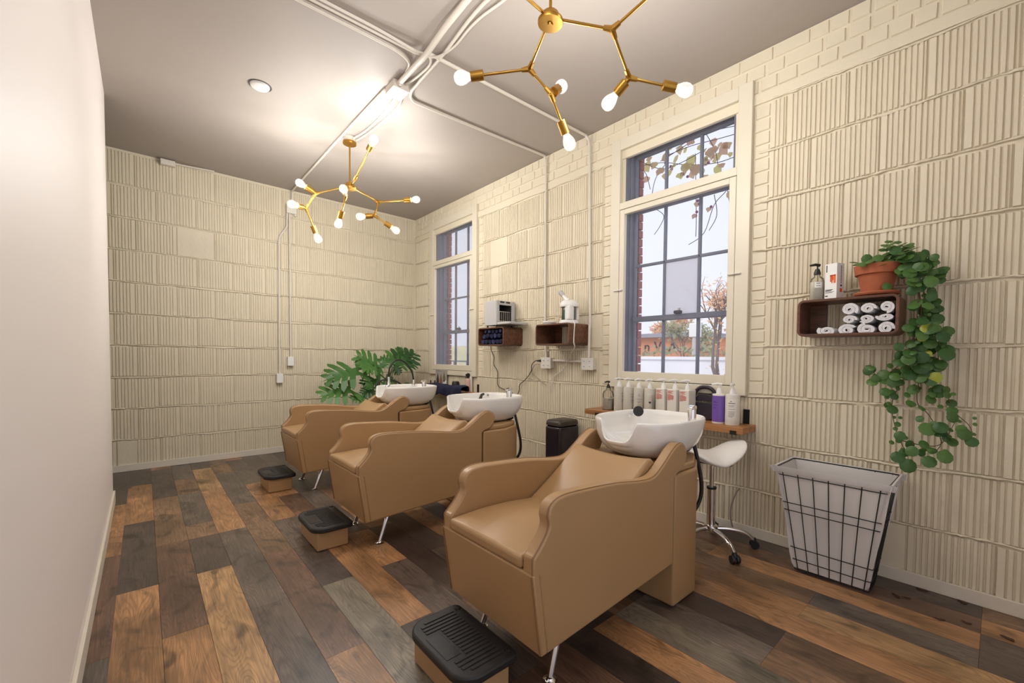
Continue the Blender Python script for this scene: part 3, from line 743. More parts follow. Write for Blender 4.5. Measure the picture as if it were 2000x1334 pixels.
cubby(.352, .812, 1.354, 1.565, 2.855, 'walnut wall cubby holding rolled white towels, under the terracotta pot')
def towel_roll(loc, r, L, mat, label, group, sq=1.0, turns=2.4, rz=0, seed=0):
    t = thing('rolled_towel', loc, label, 'towel', group, rz)
    n = 44; rnd = random.Random(seed); pr = []; a0 = rnd.random()*6
    for k in range(n+1):
        a = k/n*turns*2*pi; rr = r*(.12+.88*k/n); pr.append((rr*cos(a+a0), rr*sin(a+a0)*sq+rnd.uniform(-.0006, .0006)))
    th = r*.88/turns*.92; mb = MB(); rows = []
    for x in (0, L*.04, L*.5, L):
        o_ = []; i_ = []
        for k in range(n+1):
            a = k/n*turns*2*pi+a0; y, z = pr[k]; s = 1-th/max(1e-4, math.hypot(y, z/sq))
            e = .9 if x == 0 else 1
            o_.append((x, y*(.985 if x == 0 else 1), z)); i_.append((x, y*s, z*s))
        rows.append(o_+list(reversed(i_)))
    mb.grid(rows); k = len(rows[0])
    # front end faces (strip)
    for i in range(n): mb.f.append((i, i+1, k-2-i, k-1-i))
    b = 3*k
    for i in range(n): mb.f.append((b+i, b+k-1-i, b+k-2-i, b+i+1))
    mb.build('roll', mat, t, angle=60)
    return t
BZ, BX = 1.354+.0145, 2.858
spec = []
ys = [.70, .612, .521, .425]
pos = [(.672, .0, .047, .85), (.580, 0, .047, .9), (.487, 0, .049, .92), (.404, 0, .043, .98)]
lab = ['flattest white rolled towel, alone at the left end of the bottom row', 'second white rolled towel of the bottom row', 'third white rolled towel of the bottom row', 'white rolled towel in the bottom corner under the plant',
       'small white rolled towel at the left of the middle row', 'white rolled towel in the middle of the middle row', 'wide flat white rolled towel at the right of the middle row', 'largest white rolled towel, top left of the stack', 'white rolled towel in the middle of the top row', 'white rolled towel in the top right corner of the cubby']
TW = [(.668, .034, .050, .66), (.574, .036, .046, .76), (.484, .037, .046, .80), (.404, .040, .039, .95),
      (.562, .094, .036, .72), (.488, .0955, .038, .66), (.409, .1005, .043, .52),
      (.563, .152, .043, .92), (.482, .1515, .039, .80), (.404, .154, .036, .95)]
for k, (y, dz, r, sq) in enumerate(TW):
    towel_roll((BX+.004+random.uniform(0, .012), y, BZ-.0145+dz*.97+.004-.008), r, .185, 'towel', lab[k], 'rolled white towels in the cubby', sq, 2.3, 0, k)
ORD = ['first', 'second', 'third', 'fourth', 'fifth', 'sixth']
NL = lambda k: 'navy rolled towel, %s from the left in the %s row of the packed cubby' % ((ORD[k], 'bottom') if k < 6 else (ORD[k-6], 'middle') if k < 11 else (ORD[k-11], 'top'))
NV = [(3.93, .04), (3.862, .041), (3.795, .04), (3.728, .041), (3.66, .041), (3.592, .042), (3.90, .105), (3.832, .108), (3.765, .106), (3.697, .107), (3.63, .106), (3.87, .157), (3.80, .158), (3.735, .157), (3.67, .157), (3.602, .158)]
for k, (y, dz) in enumerate(NV):
    towel_roll((2.815+random.uniform(0, .01), y, 1.338+dz), .031 if dz < .15 else .024, .22, 'navy' if k % 3 else 'navy2', NL(k), 'navy towels in the cubby', .95, 2.2, 0, 40+k)

# ------------------------------------------------------------------ towel cabinet
cb = thing('towel_cabinet', (2.80, 3.64, 1.538), 'small pale grey towel warmer cabinet with its drop door open', 'towel warmer')
mb = MB(); mb.box((0, 0, .022), (.25, .012, .06)); mb.box((0, 0, .24), (.25, .012, .285)); mb.box((0, 0, .06), (.035, .012, .24)); mb.box((.205, 0, .06), (.25, .012, .24))
mb.build('front_frame', 'grey_plastic', cb, angle=0, bevel=.003)
mb = MB(); mb.box((0, .012, .022), (.008, .22, .285)); mb.box((.242, .012, .022), (.25, .22, .285)); mb.box((.008, .012, .277), (.242, .22, .285)); mb.box((.008, .012, .022), (.242, .22, .032)); mb.box((.008, .212, .032), (.242, .22, .277))
mb.build('body', 'grey_plastic', cb, angle=0, bevel=.002)
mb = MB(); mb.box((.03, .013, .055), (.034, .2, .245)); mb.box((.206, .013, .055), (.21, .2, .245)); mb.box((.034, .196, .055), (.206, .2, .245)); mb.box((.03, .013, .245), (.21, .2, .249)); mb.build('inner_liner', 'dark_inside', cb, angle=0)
for x in (.045, .125): MB().box((x, -.002, .262), (x+.055, .001, .278)).build('vent', 'ink_dark', cb, angle=0)
rk = MB()
for k in range(6): rk.tube([(.055+k*.026, .02, .066), (.055+k*.026, .02, .17), (.055+k*.026, .18, .17)], .0022, 6)
rk.tube([(.045, .02, .068), (.2, .02, .068)], .0025, 6).tube([(.045, .02, .17), (.2, .02, .17)], .0025, 6).build('wire_rack', 'chrome', cb, angle=60)
d = MB().box((-.004, -.225, .022), (.252, -.004, .048)).build('drop_door', 'grey_plastic', cb, angle=0, bevel=.008, seg=2)
MB().box((.03, -.19, .048), (.22, -.03, .051)).build('door_liner', 'white_plastic', d, angle=0, bevel=.002)
for y in (.03, .19):
    for x in (.02, .23): MB().cyl((x, y, 0), (x, y, .023), .009, n=10).build('foot', 'black', cb)

# ------------------------------------------------------------------ steamer, dish
sm = thing('facial_steamer', (2.93, 2.71, 1.531), 'white facial steamer with tilted nozzle and teal tank on the middle cubby', 'facial steamer')
MB().lathe([(0, 0), (.092, 0), (.094, .01), (.088, .028), (.07, .034), (0, .034)], n=32).build('base', 'white_plastic', sm)
MB().lathe([(.0, .033), (.066, .033), (.07, .04), (.07, .155), (.0, .155)], n=32).build('tank', 'bottle_glass', sm)
MB().lathe([(0, .035), (.05, .035), (.05, .13), (0, .13)], n=24).build('water', 'teal', sm)
MB().box((-.078, -.075, .03), (-.01, -.012, .16)).build('front_column', 'white_plastic', sm, bevel=.012, seg=3)
MB().box((.02, -.06, .03), (.078, .06, .16)).build('rear_column', 'white_plastic', sm, bevel=.012, seg=3)
MB().lathe([(0, .153), (.088, .153), (.092, .165), (.086, .19), (.066, .21), (.05, .217), (0, .218)], n=32).build('cap', 'white_plastic', sm)
nz = MB().tube([(0, .01, .21), (-.005, .05, .245), (-.01, .085, .28)], [.028, .017, .016], 14).build('nozzle', 'white_plastic', sm)
MB().tube([(-.008, .07, .266), (-.012, .105, .302)], [.02, .025], 14).build('nozzle_tip', 'grey_plastic', nz)
ds = thing('pump_dish', (2.95, 2.992, 1.531), 'small round white dish at the left end of the empty cubby', 'dish')
MB().lathe([(0, 0), (.055, 0), (.055, .022), (.0, .022)], n=28).build('bowl', 'white_plastic', ds)
MB().lathe([(0, .022), (.068, .022), (.07, .03), (.066, .036), (0, .037)], n=28).build('lid', 'white_plastic', ds)

# ------------------------------------------------------------------ conduits, boxes, outlets
def conduit(pts, r, label, n=6, k=6, mat='pipe', cat='conduit', name='conduit'):
    return tag(MB().tube(spline(pts, k) if k else pts, r, 10).build(name, mat, angle=60), label, cat)
zc = ZC-.014
conduit([(1.33, -.8, zc-.01), (1.345, 1.5, zc-.01), (1.385, 1.95, zc-.01), (1.395, 2.35, zc-.03), (1.41, 2.62, zc-.05), (1.425, 2.78, zc-.03), (1.44, 3.07, zc-.012)], .019, 'thick white conduit humping over the cable crossing on the ceiling')
conduit([(1.55, -.8, zc), (1.54, 1.5, zc), (1.485, 2.07, zc), (1.53, 2.6, zc), (1.55, 3.0, zc), (1.565, 3.14, zc), (1.62, 3.225, zc), (1.74, 3.235, zc), (2.4, 3.21, zc), (2.98, 3.18, zc), (3.04, 3.175, zc-.02), (3.055, 3.172, zc-.09), (3.055, 3.168, 2.6), (3.055, 3.16, 1.57)], .011, 'white conduit turning off the ceiling and down the wall to the steamer cubby')
conduit([(1.43, 2.66, zc), (1.7, 2.655, zc), (2.5, 2.64, zc), (2.97, 2.63, zc), (3.04, 2.618, zc-.02), (3.055, 2.60, zc-.1), (3.055, 2.59, 2.8), (3.055, 2.565, 1.6), (3.04, 2.555, 1.5), (3.03, 2.55, 1.21)], .0125, 'white conduit crossing the ceiling and running down the wall to the right outlet box')
conduit([(XL, 2.745, zc), (.787, 2.73, zc), (1.1, 2.725, zc), (1.33, 2.72, zc), (1.385, 2.70, zc-.012), (1.43, 2.69, zc-.004), (1.50, 2.63, zc-.016), (1.545, 2.48, zc), (1.53, 2.2, zc), (1.575, 1.6, zc), (1.59, -.8, zc)], .008, 'thin white cable sweeping round under the thick ceiling conduit')
conduit([(XL, 2.80, zc), (.79, 2.785, zc), (1.15, 2.78, zc), (1.30, 2.79, zc), (1.40, 2.84, zc), (1.43, 2.95, zc)], .0095, 'ribbed white flexible cable running to the left across the ceiling')
conduit([(XL, 2.70, zc), (.79, 2.69, zc), (1.1, 2.685, zc), (1.36, 2.685, zc-.01), (1.46, 2.68, zc), (1.505, 2.74, zc-.012), (1.51, 2.95, zc), (1.49, 3.075, zc)], .0085, 'white cable looping into the ceiling junction box')
conduit([(1.40, 3.25, zc-.002), (1.395, 4.0, zc-.002), (1.397, 5.0, zc-.002), (1.40, 5.93, zc-.002), (1.40, 6.0, zc-.03), (1.40, 6.01, 3.1)], .0105, 'white conduit from the ceiling junction box to the back wall')
conduit([(1.50, 3.25, zc), (1.53, 3.6, zc), (1.525, 3.95, zc), (1.485, 4.14, zc-.012)], .008, 'left white cable feeding the far chandelier')
conduit([(1.53, 3.22, zc), (1.575, 3.4, zc), (1.57, 3.8, zc), (1.55, 4.05, zc), (1.518, 4.165, zc-.012)], .008, 'right white cable feeding the far chandelier')
jb = thing('junction_box', (1.46, 3.16, ZC), 'square white junction box where the ceiling conduits meet', 'electrical box')
MB().box((-.06, -.075, -.055), (.06, .075, 0)).build('box', 'pipe', jb, angle=0, bevel=.004)
MB().box((-.064, -.079, -.06), (.064, .079, -.055)).build('cover', 'plate', jb, angle=0, bevel=.002)
for y in (-.085, .085): MB().cyl((-.02, y-.02, -.03), (-.02, y+.02, -.03), .021, n=12).build('connector', 'pipe', jb)
# back wall electrics
yb = YB-.002
e1 = thing('switch_box', (1.39, yb, 3.03), 'white box high on the back wall where two conduits start', 'electrical box')
MB().box((-.055, -.05, -.055), (.055, 0, .055)).build('box', 'plate', e1, angle=0, bevel=.004)
MB().cyl((.045, -.02, -.075), (.045, -.02, -.05), .016, n=10).build('knockout', 'plate', e1)
conduit([(1.372, yb-.016, 2.975), (1.372, yb-.016, 1.18)], .0115, 'straight white conduit down the back wall', k=0)
conduit([(1.345, yb-.016, 2.975), (1.342, yb-.016, 2.86), (1.335, yb-.016, 2.80), (1.27, yb-.016, 2.68), (1.255, yb-.016, 2.60), (1.253, yb-.016, 2.4), (1.248, yb-.016, 1.6), (1.245, yb-.016, .97)], .0115, 'white conduit with an offset bend down the back wall')
for x, z, s in ((1.366, 1.135, 'upper white switch box on the back wall, right of its twin'), (1.245, .925, 'lower white outlet box on the back wall, at the end of the bent conduit')):
    e = thing('wall_box', (x, yb, z), s, 'electrical box')
    MB().box((-.036, -.045, -.058), (.036, 0, .058)).build('box', 'plate', e, angle=0, bevel=.004); MB().box((-.033, -.05, -.055), (.033, -.045, .055)).build('cover', 'white_plastic', e, angle=0, bevel=.002)
e = thing('ceiling_edge_box', (.222, yb, 3.235), 'small grey-white box under the ceiling at the left of the back wall', 'electrical box')
MB().box((-.06, -.06, -.028), (.06, 0, .028)).build('box', 'pipe', e, angle=0, bevel=.004)
conduit([(.28, yb-.03, 3.245), (.42, yb-.03, 3.255), (.62, yb-.03, 3.268)], .008, 'short white cable leaving the box under the ceiling')
# ceiling disc
sd_ = thing('ceiling_can_light', (.69, 3.88, ZC), 'small round white ceiling disc left of the conduits', 'ceiling light')
MB().lathe([(0, -.022), (.05, -.022), (.062, -.014), (.066, 0), (0, 0)], n=28).build('disc', 'lamp_lens', sd_)
MB().lathe([(.066, -.001), (.078, -.003), (.078, 0), (.066, 0)], n=28).build('ring', 'dark_inside', sd_)
# outlets
def outlet(loc, two, label):
    t = thing('outlet_box', loc, label, 'outlet')
    MB().box((-.055, -.065, -.052), (0, .065, .052)).build('box', 'pipe', t, angle=0, bevel=.003)
    p_ = MB().box((-.06, -.07, -.056), (-.055, .07, .056)).build('cover', 'plate', t, angle=0, bevel=.002)
    for y in ((-.032, .032)):
        for z in (-.024, .024):
            s = MB().lathe([(0, 0), (.017, 0), (.017, .003), (0, .003)], (-.06, y, z), (-1, 0, 0), n=16).build('socket', 'white_plastic', p_)
            MB().box((-.0645, y-.007, z-.005), (-.0628, y-.004, z+.005)).box((-.0645, y+.004, z-.005), (-.0628, y+.007, z+.005)).build('slots', 'ink_dark', s, angle=0)
    return t
outlet((XR-.001, 3.10, 1.16), 1, 'left painted outlet box with black and grey plugs in it')
outlet((XR-.001, 2.555, 1.16), 1, 'right painted outlet box with four empty sockets')
conduit([(3.045, 3.035, 1.187), (3.045, 2.62, 1.18)], .0125, 'short horizontal conduit between the two outlet boxes', k=0)
conduit([(3.05, 3.14, 1.335), (3.048, 3.13, 1.21)], .014, 'short conduit stub from the empty cubby to the left outlet box', k=0)
S6 = lambda a, b, v: at(900+a/5.129, 540+b/5.129, 0, v)
conduit([S6(*c, 3.055) for c in [(300, 690), (305, 740), (332, 810), (328, 880), (368, 955), (370, 1085), (430, 1130), (500, 1150), (515, 1175)]], .004, 'black power cord hanging from the navy towel cubby', mat='black', cat='cord', name='power_cord')
pc = conduit([S6(*c, v) for c, v in [((790, 846), 3.005), ((745, 848), 3.0), ((710, 890), 3.02), ((705, 950), 3.045), ((650, 1030), 3.05), ((590, 1085), 3.05), ((585, 1140), 3.05), ((562, 1200), 3.05)]], .004, 'black power cord with a plug in the left outlet box', mat='black', cat='cord', name='power_cord')
MB().tube([S6(800, 845, 3.008), S6(765, 845, 3.004)], [.013, .007], 10).build('plug', 'black', pc)
conduit([S6(*c, v) for c, v in [((790, 885), 3.005), ((755, 880), 3.01), ((725, 910), 3.04), ((715, 970), 3.052), ((770, 1020), 3.052), ((810, 1060), 3.052), ((855, 1090), 3.052)]], .003, 'thin grey cord trailing from the left outlet box', mat='grey_cord', cat='cord', name='thin_cord')
conduit([S6(*c, v) for c, v in [((1125, 450), 2.85), ((1140, 475), 2.793), ((1135, 560), 2.793), ((1132, 660), 2.793), ((1140, 710), 2.82), ((1100, 780), 2.97), ((1060, 870), 3.03), ((1010, 945), 3.05), ((940, 995), 3.052), ((920, 1060), 3.052), ((890, 1110), 3.052), ((880, 1145), 3.052)]], .0042, 'white power cord hanging from the facial steamer over its cubby', mat='white_cord', cat='cord', name='steamer_cord')
conduit([at(*c, 0, v) for c, v in [((1444, 955), 3.066), ((1438, 962), 3.03), ((1429, 985), 3.01), ((1427, 1010), 3.02), ((1432, 1034), 3.03)]] , .005, 'beige cable stub poking out of the wall above the baseboard by the stool', mat='grey_cord', cat='cord', name='cable_stub')

# ------------------------------------------------------------------ product shelf under the right window
def shelf(y0, y1, x0, z0, z1, label, brk):
    t = thing('plank_shelf', (XR, (y0+y1)/2, z0), label, 'shelf', 'wooden plank shelves'); h = (y1-y0)/2
    MB().box((x0-XR, -h, 0), (-.001, h, z1-z0)).build('board', 'honey', t, angle=0, bevel=.004)
    for y in brk:
        y -= (y0+y1)/2
        mb = MB(); mb.box((-.005, y-.02, z1-z0), (-.0005, y+.02, z1-z0+.1)); mb.box((-.2, y-.02, -.006), (-.001, y+.02, 0)); mb.box((x0-XR-.006, y-.02, -.006), (x0-XR, y+.02, .02)); mb.box((x0-XR, y-.02, -.006), (-.19, y+.02, -.0005))
        mb.build('bracket', 'blackmetal', t, angle=0)
    return t
shelf(1.103, 2.44, 2.853, .728, .772, 'thick honey wood plank shelf carrying the pump bottles under the near window', (1.165, 2.30))
shelf(4.345, 5.48, 2.853, .728, .772, 'honey wood plank shelf under the far window, half hidden by a navy towel', (4.36, 5.42))
def ink_lines(parent, mat, x, y, z, rows_, h=.003, gap=.006, name='print'):
    mb = MB()
    for k, (a, b) in enumerate(rows_): mb.box((x-.0008, y+a, z-k*gap-h), (x, y+b, z-k*gap))
    return mb.build(name, mat, parent, angle=0)
def curved_lines(parent, mat, r, sq, z, rows_, a0, h=.003, gap=.0075, name='print'):
    mb = MB()
    for k, (lo, hi) in enumerate(rows_):
        n = 6; pts = [a0+lo+(hi-lo)*i/n for i in range(n+1)]
        mb.grid([[(r*cos(a), r*sin(a)*sq, z-k*gap) for a in pts], [(r*cos(a), r*sin(a)*sq, z-k*gap-h) for a in pts]])
    return mb.build(name, mat, parent, angle=0)
def pump(parent, z, mat, s=1.0, d=(-1, .25), neck=.012):
    p_ = MB().lathe([(0, 0), (neck*1.45*s, 0), (neck*1.45*s, .012*s), (neck*.9*s, .034*s), (.004*s, .037*s), (.004*s, .058*s), (0, .058*s)], (0, 0, z), n=18).build('pump', mat, parent)
    dd = Vector((d[0], d[1], 0)).normalized()
    o = Vector((0, 0, z+.058*s))
    MB().tube([o-dd*.014*s, o+dd*.012*s+Vector((0, 0, .004*s)), o+dd*.045*s+Vector((0, 0, -.002))], [.009*s, .0085*s, .0058*s], 10).build('spout', mat, p_)
    return p_
SZ = .772
def bottle(loc, r, h, mat, label, pmat='white_plastic', sq=1.0, square=False, d=(-1, .25), ps=1.0, grp='pump bottles on the near window shelf', liquid=None, cat='bottle', pumped=True):
    t = thing('pump_bottle' if pumped else 'bottle', loc, label, cat, grp)
    if square: MB().box((-r, -r*sq, 0), (r, r*sq, h)).build('body', mat, t, angle=0, bevel=.004, seg=2)
    else: MB().lathe([(0, 0), (r*.96, 0), (r, .006), (r, h-.01), (r*.95, h-.002), (r*.45, h), (0, h)], n=28, sy=sq).build('body', mat, t)
    if pumped: pump(t, h, pmat, ps, d)
    return t
names = ['putty-grey pump bottle, first of four from the glass soap bottle', 'putty-grey pump bottle, second of four, its print turned away', 'putty-grey pump bottle with a round emblem, third of four', 'putty-grey pump bottle, last of four, half behind a small bottle']
for k, y in enumerate((2.157, 2.063, 1.962, 1.862)):
    b = bottle((2.965, y, SZ), .0435, .208, 'grey_bottle', names[k], ps=1.08)
    a0 = math.atan2(-y, -2.965) + (0 if k > 1 else .75)
    curved_lines(b, 'ink', .0438, 1, .15 if k < 2 else .118, [(-.5, .5), (-.01, .01), (-.35, .35), (-.2, .2), (-.01, .01), (-.4, .4), (-.3, .3), (-.35, .35)], a0, .0022, .0095)
    if k > 1: curved_lines(b, 'ink', .0438, 1, .158, [(-.14, .14), (-.2, -.08), (.08, .2), (-.2, .2)], a0, .002, .005, 'emblem')
b = bottle((2.905, 1.832, SZ), .026, .165, 'grey_bottle', 'small putty-grey bottle with a dark heart mark in front of the row', pumped=False, grp=None)
curved_lines(b, 'ink_dark', .0263, 1, .11, [(-.35, .35), (-.4, .4), (-.35, .35), (-.2, .2), (-.08, .08)], math.atan2(-1.83, -2.9)+.3, .0035, .0033, 'heart_mark')
b = thing('glass_pump_bottle', (2.96, 2.268, SZ), 'clear glass pump bottle with black pump at the left end of the near shelf', 'bottle')
MB().lathe([(0, 0), (.046, 0), (.049, .006), (.049, .13), (.042, .155), (.02, .172), (.018, .186), (0, .186)], n=28).build('body', 'bottle_glass', b)
MB().lathe([(0, .004), (.045, .004), (.0465, .01), (.0465, .10), (0, .10)], n=28).build('liquid', 'white_bottle', b); pump(b, .186, 'black', .9)
curved_lines(b, 'ink_dark', .0495, 1, .11, [(-.3, .2), (-.3, .25), (-.3, .1)], math.atan2(-2.27, -2.96)+.35, .003, .012)
nm = ['left', 'middle', 'right']
for k, y in enumerate((1.742, 1.645, 1.545)):
    b = bottle((2.965, y, SZ), .043, .215, 'white_bottle', nm[k]+' one of three square white pump bottles with red print', square=True, sq=.95, ps=1.1, d=(-.8, .55))
    b.rotation_euler.z = radians(-8)
    W_ = .03
    ink_lines(b, 'ink_red', -.0432, 0, .203, [(-W_*.5, .034), (0, .034), (-.01, .034)], .0045, .0075)
    ink_lines(b, 'ink_red', -.0432, 0, .177, [(.005, .034), (-.012, .034), (-.022, .034), (-.02, .034), (-.018, .034), (-.022, .034), (-.015, .034), (-.02, .034), (.01, .034)], .0032, .0052)
b = bottle((2.955, 1.307, SZ), .044, .205, 'white_bottle', 'white pump bottle with a bright violet label', ps=1.1, d=(-.5, .9), grp=None, cat='bottle')
a0 = math.atan2(-.8, -2.95)
mb = MB(); ang = [a0-1.9+3.25*i/24 for i in range(25)]; mb.grid([[(.0444*cos(a), .0444*sin(a), z) for a in ang] for z in (.192, .012)]); mb.build('label', 'purple', b, angle=60)
curved_lines(b, 'ink_dark', .0447, 1, .155, [(-.3, .15), (-.4, .35), (-.01, .01), (-.4, .3), (-.01, .01), (-.4, .25), (-.4, .05)], a0-.45, .0028, .0085)
b = bottle((2.955, 1.214, SZ), .0465, .209, 'white_bottle', 'white pump bottle with dotted border at the right end of the near shelf', ps=1.1, d=(-.95, -.1), grp=None)
a0 = math.atan2(-1.21, -2.95)
curved_lines(b, 'ink_dark', .0469, 1, .163, [(-.1, .15), (-.35, .6)], a0-.25, .004, .0125)
text_mesh('your', .014, 'ink_dark', b, frame((sin(-a0)*-1, cos(a0)*-1, 0) if False else (-sin(a0), cos(a0), 0), (0, 0, 1), (cos(a0), sin(a0), 0), (.0473*cos(a0), .0473*sin(a0), .176))) if False else None
curved_lines(b, 'ink', .0469, 1, .135, [(-.35, .5), (-.35, .4), (-.01, .01), (-.35, .6), (-.01, .01), (-.35, .55), (-.3, .55), (-.35, .5), (-.3, .5), (-.35, .3)], a0-.25, .0022, .0085)
mb = MB()
for zz in (.198, .190, .182, .03, .022, .014):
    for k in range(22):
        a = a0-1.7+k*.16+(.08 if int(zz*1000/8) % 2 else 0); u = Vector((-sin(a), cos(a), 0))*.0013; c_ = Vector((.0471*cos(a), .0471*sin(a), zz))
        mb.add([c_-u, c_+Vector((0, 0, .0013)), c_+u, c_-Vector((0, 0, .0013))], [(0, 1, 2, 3)])
mb.build('dots', 'ink', b, angle=0)
# hand mirror standing on its edge
hm = thing('hand_mirror', (3.022, 1.44, SZ), 'dark plum rounded hand mirror with a crescent handle hole', 'mirror')
rows = []
def sup(a, rx, rz, n): return rx*(1 if cos(a) >= 0 else -1)*abs(cos(a))**(2/n), rz*(1 if sin(a) >= 0 else -1)*abs(sin(a))**(2/n)
outl = [(sup(2*pi*i/48, .098, .125, 2.6)) for i in range(48)]
# hole: crescent in the upper part; the mirror is built as body (below) + arched handle (above)
MB().prism([(a, .125+b) for a, b in outl if b <= .012] , lambda u, v, q: (q, u, v), -.009, .009).build('body', 'mirror_plastic', hm, angle=50, bevel=.004)
arc = [(sup(pi*i/24, .085, .108, 2.4)) for i in range(25)]
MB().tube([(0, a, .132+b) for a, b in arc], .0135, 10).build('handle', 'mirror_plastic', hm, angle=60)
MB().prism([(.075*cos(pi*i/16), .136+.055*sin(pi*i/16)) for i in range(17)], lambda u, v, q: (q, u, v), -.008, .008).build('crown', 'mirror_plastic', hm, angle=50, bevel=.003)

# ------------------------------------------------------------------ far shelf things
SH = .772
ft = thing('draped_towel', (2.96, 4.80, SH+.006), 'dark navy towel draped thickly over the far shelf', 'towel')
rows = []; NU = 40
for i in range(NU+1):
    u = i/NU; y = -.41+u*.83
    r = []
    lift = .072+.006*sin(u*9)+.004*sin(u*23)
    fold = .012*sin(u*17+1)+.008*sin(u*31)
    drop = .075+.045*abs(sin(u*4.6+.6))+(.05 if u > .88 else 0)
    front = -.118-(.05*max(0, u-.75)/.25)
    prof = [(.0, .004), (-.003, lift*.75), (-.012, lift), (-.03, lift+.003*sin(u*14)), (-.06, lift-.004+.004*sin(u*19)), (front+.012, lift-.008), (front-.006, lift-.026), (front-.012+fold*.5, lift-.05), (front-.014+fold, lift-drop*.6-.02), (front-.012+fold*1.2, lift-drop-.035)]
    for x, z in prof: r.append((x, y, z))
    rows.append(r)
mb = MB().grid(rows); mb.v = mb.v
o = mb.build('cloth', 'navy', ft, angle=70); sm_ = o.modifiers.new('thick', 'SOLIDIFY'); sm_.thickness = .008; sm_.offset = 0
sub_ = o.modifiers.new('s', 'SUBSURF'); sub_.levels = 1; sub_.render_levels = 1
P13 = lambda a, b, v: at(810+a/13.343, 700+b/13.343, 0, v)
b = thing('spray_bottle', (3.055-.0, 4.51, SH), 'blush pink spray bottle with black trigger head on the far shelf', 'bottle'); b.location.x = 3.02
MB().lathe([(0, 0), (.034, 0), (.036, .006), (.036, .14), (.03, .162), (.016, .172), (0, .172)], n=24).build('body', 'pink', b)
h_ = MB().lathe([(0, .17), (.018, .17), (.018, .19), (0, .19)], n=16).build('collar', 'black', b)
MB().prism([(-.03, .205), (-.036, .222), (0, .236), (.024, .226), (.026, .2), (.012, .186), (-.008, .188)], lambda u, v, q: (u, q, v), -.013, .013).build('trigger_head', 'black', b, bevel=.004)
MB().tube([(-.02, 0, .205), (-.032, 0, .19), (-.03, 0, .17)], .005, 8).build('trigger', 'black', b)
b = thing('black_jar', (3.02, 4.80, SH), 'squat black jar with a small nozzle behind the draped towel', 'jar')
MB().lathe([(0, 0), (.045, 0), (.048, .01), (.048, .10), (.04, .118), (0, .12)], n=24).build('body', 'black', b)
MB().tube([(0, -.04, .10), (-.005, -.075, .104)], .008, 8).build('nozzle', 'black', b)
b = thing('hair_card', (3.033, 5.19, SH), 'grey display card with three printed hair swatches on the far shelf', 'card')
MB().box((-.003, -.15, 0), (0, .15, .262)).build('card', 'card', b, angle=0)
def swatch(y, z0, z1, wd, mat):
    out = []
    for i in range(13): t_ = i/12; out.append((y-wd*sin(pi*t_**1.6)**.8 if 0 < t_ < 1 else y, z0+(z1-z0)*(1-t_)))
    for i in range(11, 0, -1): t_ = i/12; out.append((y+wd*sin(pi*t_**1.6)**.8, z0+(z1-z0)*(1-t_)))
    MB().prism(out, lambda u, v, q: (q, u, v), -.0045, -.0032).build('swatch_print', mat, b, angle=0)
swatch(.085, .03, .222, .032, 'hair1'); swatch(.0, .03, .212, .034, 'hair2'); swatch(-.085, .09, .236, .03, 'hair3')
MB().box((-.0045, -.14, .05), (-.0032, -.06, .115)).build('caption_patch', 'white_plastic', b, angle=0)
ink_lines(b, 'ink', -.0035, 0, .252, [(.04, .13), (-.02, .13)], .004, .012)
tag(MB().box((3.035, 4.455, .772), (3.047, 4.512, .965)).build('white_strip', 'plate', angle=0, bevel=.002), 'upright white strip leaning below the far window casing', 'board')
b = thing('nail_polish', (3.04, 5.40, SH), 'tiny dark bottle at the left end of the far shelf', 'bottle'); b.location.x = 2.99
MB().lathe([(0, 0), (.014, 0), (.014, .06), (.009, .065), (.009, .105), (0, .107)], n=14).build('body', 'black', b)

# ------------------------------------------------------------------ things on the right cubby
CZT = 1.566
b = thing('glass_pump_bottle', (2.955, .742, CZT), 'clear glass pump bottle of pale lotion with black pump beside the tall box', 'bottle')
MB().lathe([(0, 0), (.034, 0), (.037, .006), (.037, .11), (.032, .132), (.016, .145), (.014, .158), (0, .158)], n=28).build('body', 'bottle_glass', b)
MB().lathe([(0, .003), (.034, .003), (.0355, .01), (.0355, .112), (0, .112)], n=28).build('liquid', 'white_bottle', b); pump(b, .156, 'black', .95, (-.7, .7), .013)
a0 = math.atan2(-.74, -2.95)+.2
mb = MB(); ang = [a0-.5+1.0*i/10 for i in range(11)]; mb.grid([[(.0373*cos(a), .0373*sin(a), z) for a in ang] for z in (.108, .075)]); mb.build('label', 'white_plastic', b, angle=60)
curved_lines(b, 'ink_dark', .0376, 1, .102, [(-.3, .25), (-.01, .01), (-.3, .3)], a0, .003, .007)
b = thing('product_box', (2.95, .655, CZT), 'tall white carton with an orange symbol between lotion bottle and pot', 'box', rz=radians(-22))
MB().box((-.03, -.034, 0), (.03, .034, .205)).build('carton', 'white_plastic', b, angle=0, bevel=.001)
# orange pilcrow-like mark on the room side face
mk = MB(); mk.prism([(.004+.02*cos(pi/2+pi*i/10), .12+.02*sin(pi/2+pi*i/10)) for i in range(11)], lambda u, v, q: (q, -u, v), -.0308, -.03)
mk.v = [(x, -y, z) for x, y, z in mk.v]
mk.box((-.0308, -.028, .132), (-.03, .006, .14)); mk.box((-.0308, -.028, .092), (-.03, -.016, .14)); mk.box((-.0308, -.010, .092), (-.03, -.004, .14)); mk.build('orange_mark', 'ink_orange', b, angle=0)
ink_lines(b, 'ink_dark', -.03, 0, .058, [(-.012, .03), (-.005, .03)], .004, .006); ink_lines(b, 'ink', -.03, 0, .044, [(-.02, .03), (-.01, .03)], .002, .004); ink_lines(b, 'ink_dark', -.03, 0, .024, [(.015, .03)], .006, .006); ink_lines(b, 'ink_dark', -.03, 0, .198, [(.022, .027)], .04, .01)
mb = MB()
for k in range(12): mb.box((.002, -.0348, .185-k*.0085), (.009, -.034, .190-k*.0085))
